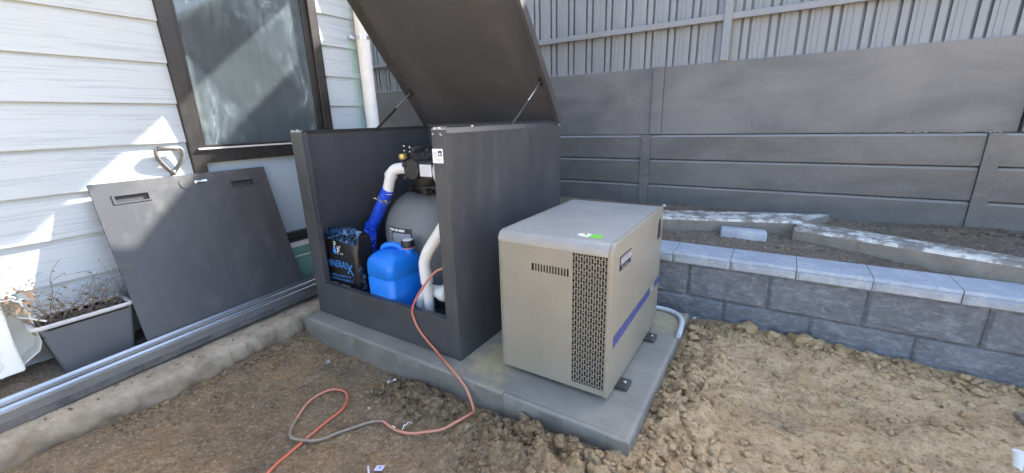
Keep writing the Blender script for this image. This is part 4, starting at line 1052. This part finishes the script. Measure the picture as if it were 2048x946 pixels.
b = nb(); lathe(b, [(.012, 0), (.012, .006), (.006, .008)], dp_(.53, .945, .0), 'x', 16); obox(b, dp_(.53, .942, .006), ex*.06, du*.012, nn*.004, .001)
obj('catch', b, 'galv', dr, auto=35)
b = nb(); tube(b, [dp_(.47, .945, -.0), dp_(.47, .945, .003)], .032, 20); obj('catch_pad', b, 'charcoal_door', dr)

# spade behind the door
sp = thing('spade', 'garden spade with worn D grip standing behind the leaning door panel', 'spade', (-2.70, .93, .13))
b = nb(); t0 = Vector((-2.824, .92, .975)); bt = Vector((-2.665, .918, .45)); tube(b, [t0, bt], .011, 14); obj('shaft', b, 'wood', sp, smooth=True)
b = nb()
yl, yr = .862, .982
tube(b, cat([(-2.822, .922, .965), (-2.818, .908, .990), (-2.805, .872, 1.045), (-2.80, .862, 1.085), (-2.80, .872, 1.105), (-2.80, .92, 1.110), (-2.80, .966, 1.107), (-2.80, .980, 1.088), (-2.805, .972, 1.045), (-2.818, .938, .990), (-2.822, .922, .965)], 5), .0088, 12, flat=1.2)
tube(b, [(-2.80, .872, 1.107), (-2.80, .968, 1.107)], .0125, 12)
tube(b, [(-2.815, .922, .99), (-2.822, .920, .96)], .013, 12)
obj('grip', b, 'spade', sp, smooth=True)
b = nb(); obox(b, (-2.600, .83, .17), (.0, .18, 0), (.005, 0, 0), (-.085, 0, .29), .002); obj('blade', b, 'galv', sp)

# ------------------------------------------------------------------ STEEL RAIL LENGTHS ON THE PATH
def channel(name, off0, z0, w_, label, part):
    # profile across x (from outer to inner), running in y and slightly turned
    b = nb(); h = .042; t = .003
    pr = [(0, 0), (0, h), (.012, h), (.012, h-t), (t, h-.012), (t, t), (w_-t, t), (w_-t, h-.012), (w_-.012, h-t), (w_-.012, h), (w_, h), (w_, 0)]
    ya, yb_ = -1.2, 1.475+part*.03; A = Vector((-2.345-off0, ya, z0)); B = Vector((-2.345-off0, yb_, z0))
    # keep it straight: skew from x offset
    A.x += .045; B.x -= .112
    prism(b, [(A.x-x, A.y, A.z+z) for x, z in pr], (B.x-A.x, B.y-A.y, 0))
    return b
grp = 'steel channel lengths stacked on the path'
def prail(pr, xo, z0, ya, yb_):
    b = nb(); f = lambda y: Vector((-2.362-xo-y*.056, y, z0+.020*y)); A = f(ya); B = f(yb_)
    prism(b, [(A.x-x, A.y, A.z+z) for x, z in pr], B-A); return b
def cprof(w_, h, t=.003, lip=.014): return [(0, 0), (0, h), (lip, h), (lip, h-t), (t, h-t), (t, t), (w_-t, t), (w_-t, h-t), (w_-lip, h-t), (w_-lip, h), (w_, h), (w_, 0)]
def hat(w_, h): return [(0, 0), (0, h-.002), (.003, h), (.012, h), (.018, h-.016), (.022, h-.018), (w_*.5-.004, h-.018), (w_*.5-.002, h-.012), (w_*.5+.002, h-.012), (w_*.5+.004, h-.018), (w_-.022, h-.018), (w_-.018, h-.016), (w_-.012, h), (w_-.003, h), (w_, h-.002), (w_, 0)]
tag(obj('steel_channel', prail(hat(.060, .040), .002, .142, -1.3, 1.455), 'rail', origin=(-2.4, .2, .15)), 'outer steel channel of the upper pair lying along the path', 'steel channel', grp)
tag(obj('steel_channel', prail(hat(.068, .046), .067, .142, -1.3, 1.50), 'rail', origin=(-2.5, .2, .16)), 'inner steel channel of the upper pair, nearest the house', 'steel channel', grp)
tag(obj('steel_channel', prail(cprof(.138, .030), 0, .1115, -1.3, 1.44), 'rail_dark', origin=(-2.4, .2, .11)), 'dark painted channel underneath the bright pair on the path', 'steel channel', grp)

# ------------------------------------------------------------------ PLANTER TUB WITH DEAD PLANT
tb = thing('planter_tub', 'grey rectangular plastic planter tub with pale rim below the siding', 'planter', (-2.71, .39, .13))
ty0, ty1, tx0, tx1, tz0, tz1 = .225, .556, -2.805, -2.615, .125, .385
b = nb()
loft(b, [rrect((tx0+tx1)/2, (ty0+ty1)/2+.01, (tx1-tx0)/2*s, (ty1-ty0)/2-q, .02, z, 4) for s, q, z in ((.80, .045, tz0), (.82, .04, tz0+.01), (.97, .008, tz1-.02), (.97, .008, tz1-.002))], cap=False)
bmesh.ops.solidify(b, geom=list(b.faces), thickness=.004)
obj('body', b, 'tub', tb, smooth=True, auto=40)
b = nb(); loop = rrect((tx0+tx1)/2, (ty0+ty1)/2, (tx1-tx0)/2+.004, (ty1-ty0)/2+.0, .025, tz1, 5); tube(b, loop+[loop[0]], .0105, 10, cap=False); obj('rim', b, 'tub_rim', tb, smooth=True)
b = nb(); g = []
for i in range(16):
    g.append([b.verts.new((tx0+.01+(tx1-tx0-.02)*i/15, ty0+.02+(ty1-ty0-.03)*j/29, .335+.012*math.sin(i*1.7+j*.9)+U(-.006, .006))) for j in range(30)])
for i in range(15):
    for j in range(29): b.faces.new((g[i][j], g[i+1][j], g[i+1][j+1], g[i][j+1]))
obj('potting_soil', b, 'soil', tb, smooth=True)
pt = thing('dead_plant', 'dried twiggy plant with curled brown leaves growing in the grey tub', 'plant', (-2.72, .36, .335))
b = nb(); lf = nb(); rp_ = random.Random(5)
def leafq(bm_, p, s, r):
    a = Vector((r.uniform(-1, 1), r.uniform(-1, 1), r.uniform(-1, .6))).normalized(); c = a.cross(Vector((r.uniform(-1, 1), r.uniform(-1, 1), r.uniform(-1, 1)))).normalized()
    v = [bm_.verts.new(p), bm_.verts.new(p+a*s*.5+c*s*.22), bm_.verts.new(p+a*s), bm_.verts.new(p+a*s*.5-c*s*.22)]; bm_.faces.new(v)
for k in range(36):
    base = Vector((rp_.uniform(-2.77, -2.65), rp_.uniform(.25, .54), .335)); p = base.copy(); pts = [p.copy()]
    d = Vector((rp_.uniform(-.2, .25), rp_.uniform(-.7, .75), 1)).normalized(); L_ = rp_.uniform(.08, .42)
    for s in range(6):
        p = p+d*L_/6; d = (d+Vector((rp_.uniform(-.25, .25), rp_.uniform(-.35, .35), rp_.uniform(-.35, .1)))).normalized()
        p.x = max(p.x, HX+.03); pts.append(p.copy())
        if rp_.random() < .75: leafq(lf, p, rp_.uniform(.010, .028), rp_)
        if rp_.random() < .5:
            q = p+Vector((rp_.uniform(-.02, .03), rp_.uniform(-.05, .05), rp_.uniform(-.01, .05))); q.x = max(q.x, HX+.03); tube(b, [p, (p+q)/2+Vector((0, .004, .003)), q], .0009, 4); leafq(lf, q, rp_.uniform(.010, .022), rp_)
    tube(b, cat(pts, 2), [.0022*(1-.7*i/12) for i in range(13)], 5)
obj('stems', b, 'twig', pt)
for _ in range(170): leafq(lf, Vector((rp_.uniform(-2.79, -2.64), rp_.uniform(.23, .55), rp_.uniform(.338, .385))), rp_.uniform(.012, .03), rp_)
obj('dry_leaves', lf, 'leaf', pt)
b = nb()
for _ in range(24):                                   # one big curled brown leaf cluster at the left
    leafq(b, Vector((-2.72+rp_.uniform(-.03, .03), .205+rp_.uniform(-.035, .045), .49+rp_.uniform(-.06, .06))), rp_.uniform(.025, .05), rp_)
tube(b, cat([(-2.70, .27, .34), (-2.72, .24, .42), (-2.73, .20, .50)], 4), .002, 5)
o = obj('curled_leaves', b, 'leaf2', pt); o['label'] = 'larger curled tan leaves at the left end'
b = nb(); leafq(b, Vector((-2.66, .345, .375)), .035, rp_); leafq(b, Vector((-2.665, .36, .378)), .03, rp_); obj('green_leaf', b, 'green_leaf', pt)
b = nb(); tube(b, cat([(-2.74, .205, .43), (-2.70, .235, .42), (-2.655, .275, .40)], 5), .006, 8, flat=.5)
tag(obj('plastic_strap', b, 'white_plastic', smooth=True, origin=(-2.7, .23, .4)), 'short white plastic strap draped over the left end of the planter rim', 'strap')

# white plastic pieces at the far left
wl = thing('white_cover', 'white moulded plastic cover leaning by the wall at the far left', 'plastic cover', (-2.7, .0, .18))
b = nb(); X_ = -2.675
pl = [(X_, -.30, .19), (X_+.005, .172, .205), (X_-.010, .168, .345), (X_-.05, .176, .53), (X_-.07, .165, .64), (X_-.07, -.30, .66)]
prism(b, pl, (-.016, 0, 0)); bmesh.ops.bevel(b, geom=list(b.edges), offset=.005, segments=3, affect='EDGES'); obj('plate', b, 'white_plastic', wl, smooth=True, auto=40)
b = nb(); tube(b, cat([(X_+.002, .10, .30), (X_+.003, .112, .26), (X_+.003, .095, .238), (X_+.003, .02, .234), (X_+.003, -.2, .232)], 6), .0035, 8); obox(b, (X_-.003, .118, .30), (.006, 0, 0), (0, .006, 0), (-.02, -.01, .11), .001)
obj('moulded_rib', b, 'white_plastic', wl, smooth=True)
wt = thing('white_trough', 'small open white plastic trough between the white cover and the planter', 'trough', (-2.76, .22, .2))
b = nb(); xa, xb = -2.815, -2.70
hexp = [(.10, .190), (.150, .205), (.232, .262), (.246, .30), (.240, .44), (.228, .500), (.205, .524), (.10, .530)]
for (y0_, z0_), (y1_, z1_) in zip(hexp, hexp[1:]):
    d_ = Vector((0, y1_-y0_, z1_-z0_)); nn_ = Vector((0, -d_.z, d_.y)).normalized()*.005
    if nn_.dot(Vector((0, .1-y0_, .36-z0_))) < 0: nn_ = -nn_
    obox(b, (xa, y0_, z0_), (xb-xa, 0, 0), d_, nn_)
prism(b, [(xa+.02, y, z) for y, z in hexp], (.004, 0, 0))
obj('shell', b, 'white_plastic', wt, auto=40)

# green tub behind the door panel
gt = thing('green_tub', 'teal green plastic tub with pale rims under the window, mostly hidden by the panel', 'tub', (-2.73, 1.55, .115))
b = nb(); box(b, -2.80, -2.675, 1.33, 1.72, .113, .36, .012, 3); obj('body', b, 'green_tub', gt, smooth=True, auto=40)
b = nb(); box(b, -2.806, -2.668, 1.325, 1.725, .345, .352, .002); obj('rim', b, 'tub_rim', gt)
b = nb(); box(b, -2.795, -2.680, 1.335, 1.715, .361, .415, .008, 2); obj('cover', b, 'green_tub', gt, smooth=True, auto=40)
b = nb(); box(b, -2.806, -2.670, 1.325, 1.722, .4155, .420, .002); obj('cover_edge', b, 'tub_rim', gt)

# ------------------------------------------------------------------ LITTER
def scrap(name, x, y, s, mat, label, cat_, seed, zoff=.006, grp=None):
    r = random.Random(seed); b = nb(); pts = [(x, y, float(gz(x, y))+zoff)]; a = r.random()*6
    for i in range(7):
        a += r.uniform(-2.2, 2.2); p = pts[-1]; pts.append((p[0]+s*.2*math.cos(a), p[1]+s*.2*math.sin(a), float(gz(p[0], p[1]))+zoff+r.uniform(0, .008)))
    tube(b, cat(pts, 3), s*.05, 6, flat=.4); return tag(obj(name, b, mat, origin=(x, y, 0)), label, cat_, grp)
gg = 'white scraps of string and plastic on the dirt'
scrap('plastic_scrap', -1.434, 1.095, .05, 'paper', 'knotted white scrap on the dirt close to the pad edge', 'scrap', 1, .012, gg)
scrap('plastic_scrap', -1.211, .907, .03, 'paper', 'white scrap beside the orange cord where it leaves the mud', 'scrap', 2, .012, gg)
scrap('plastic_scrap', -1.156, .92, .04, 'paper', 'white thread knotted around the orange cord', 'scrap', 3, .014, gg)
scrap('plastic_scrap', -.286, 2.34, .05, 'paper', 'white scrap at the foot of the block wall behind the conduit', 'scrap', 4, .03, gg)
scrap('plastic_scrap', -1.885, 1.07, .05, 'tub_rim', 'pale grey scrap among the pebbles near the left end of the pad', 'scrap', 6, .012, gg)
scrap('plastic_scrap', -1.375, .939, .022, 'paper', 'small whitish scrap lying inside the bare dirt right of the cord loop', 'scrap', 8, .008, gg)
b = nb(); z = float(gz(-1.087, .738))+.010; obox(b, (-1.095, .725, z), (.030, .012, .004), (-.008, .022, 0), (0, 0, .002), .0005); cd = obj('paper_tag', b, 'lilac', origin=(-1.09, .73, 0)); tag(cd, 'small lilac printed tag on the dirt near the bottom of the picture', 'tag')
b = nb(); obox(b, (-1.084, .740, z+.0045), (.005, .002, .001), (-.002, .006, 0), (0, 0, .0006)); obj('print', b, 'print_mid', cd)
b = nb(); z = float(gz(-1.11, .714))+.008; obox(b, (-1.135, .728, z), (.036, -.026, .002), (.004, .005, 0), (0, 0, .003), .0005); tag(obj('plastic_sliver', b, 'lilac', origin=(-1.11, .71, 0)), 'thin purple plastic sliver beside the lilac tag', 'sliver')
b = nb(); obox(b, (.90, 2.03, .045), (.30, .03, .01), (-.02, .09, .0), (0, 0, .035), .006); o = obj('timber_offcut', b, 'wood', smooth=True, auto=40, origin=(.95, 2.05, .03)); tag(o, 'weathered timber offcut at the right edge by the block wall', 'timber')
b = nb(); tube(b, [(.800, 1.795, .02), (.795, 1.80, .07), (.79, 1.805, .105)], .013, 14); tag(obj('pipe_stub', b, 'white_pvc', smooth=True, auto=40, origin=(.8, 1.8, 0)), 'short white pipe stub sticking from the dirt at bottom right', 'pipe stub')
b = nb()
for v_ in bmesh.ops.create_icosphere(b, subdivisions=2, radius=.011)['verts']: v_.co = v_.co*(1+U(-.2, .2))+Vector((-.71, 3.36, .505))
tag(obj('stone', b, 'paper', origin=(-.71, 3.36, .5)), 'small white stone lying on the soil against the retaining wall', 'stone')
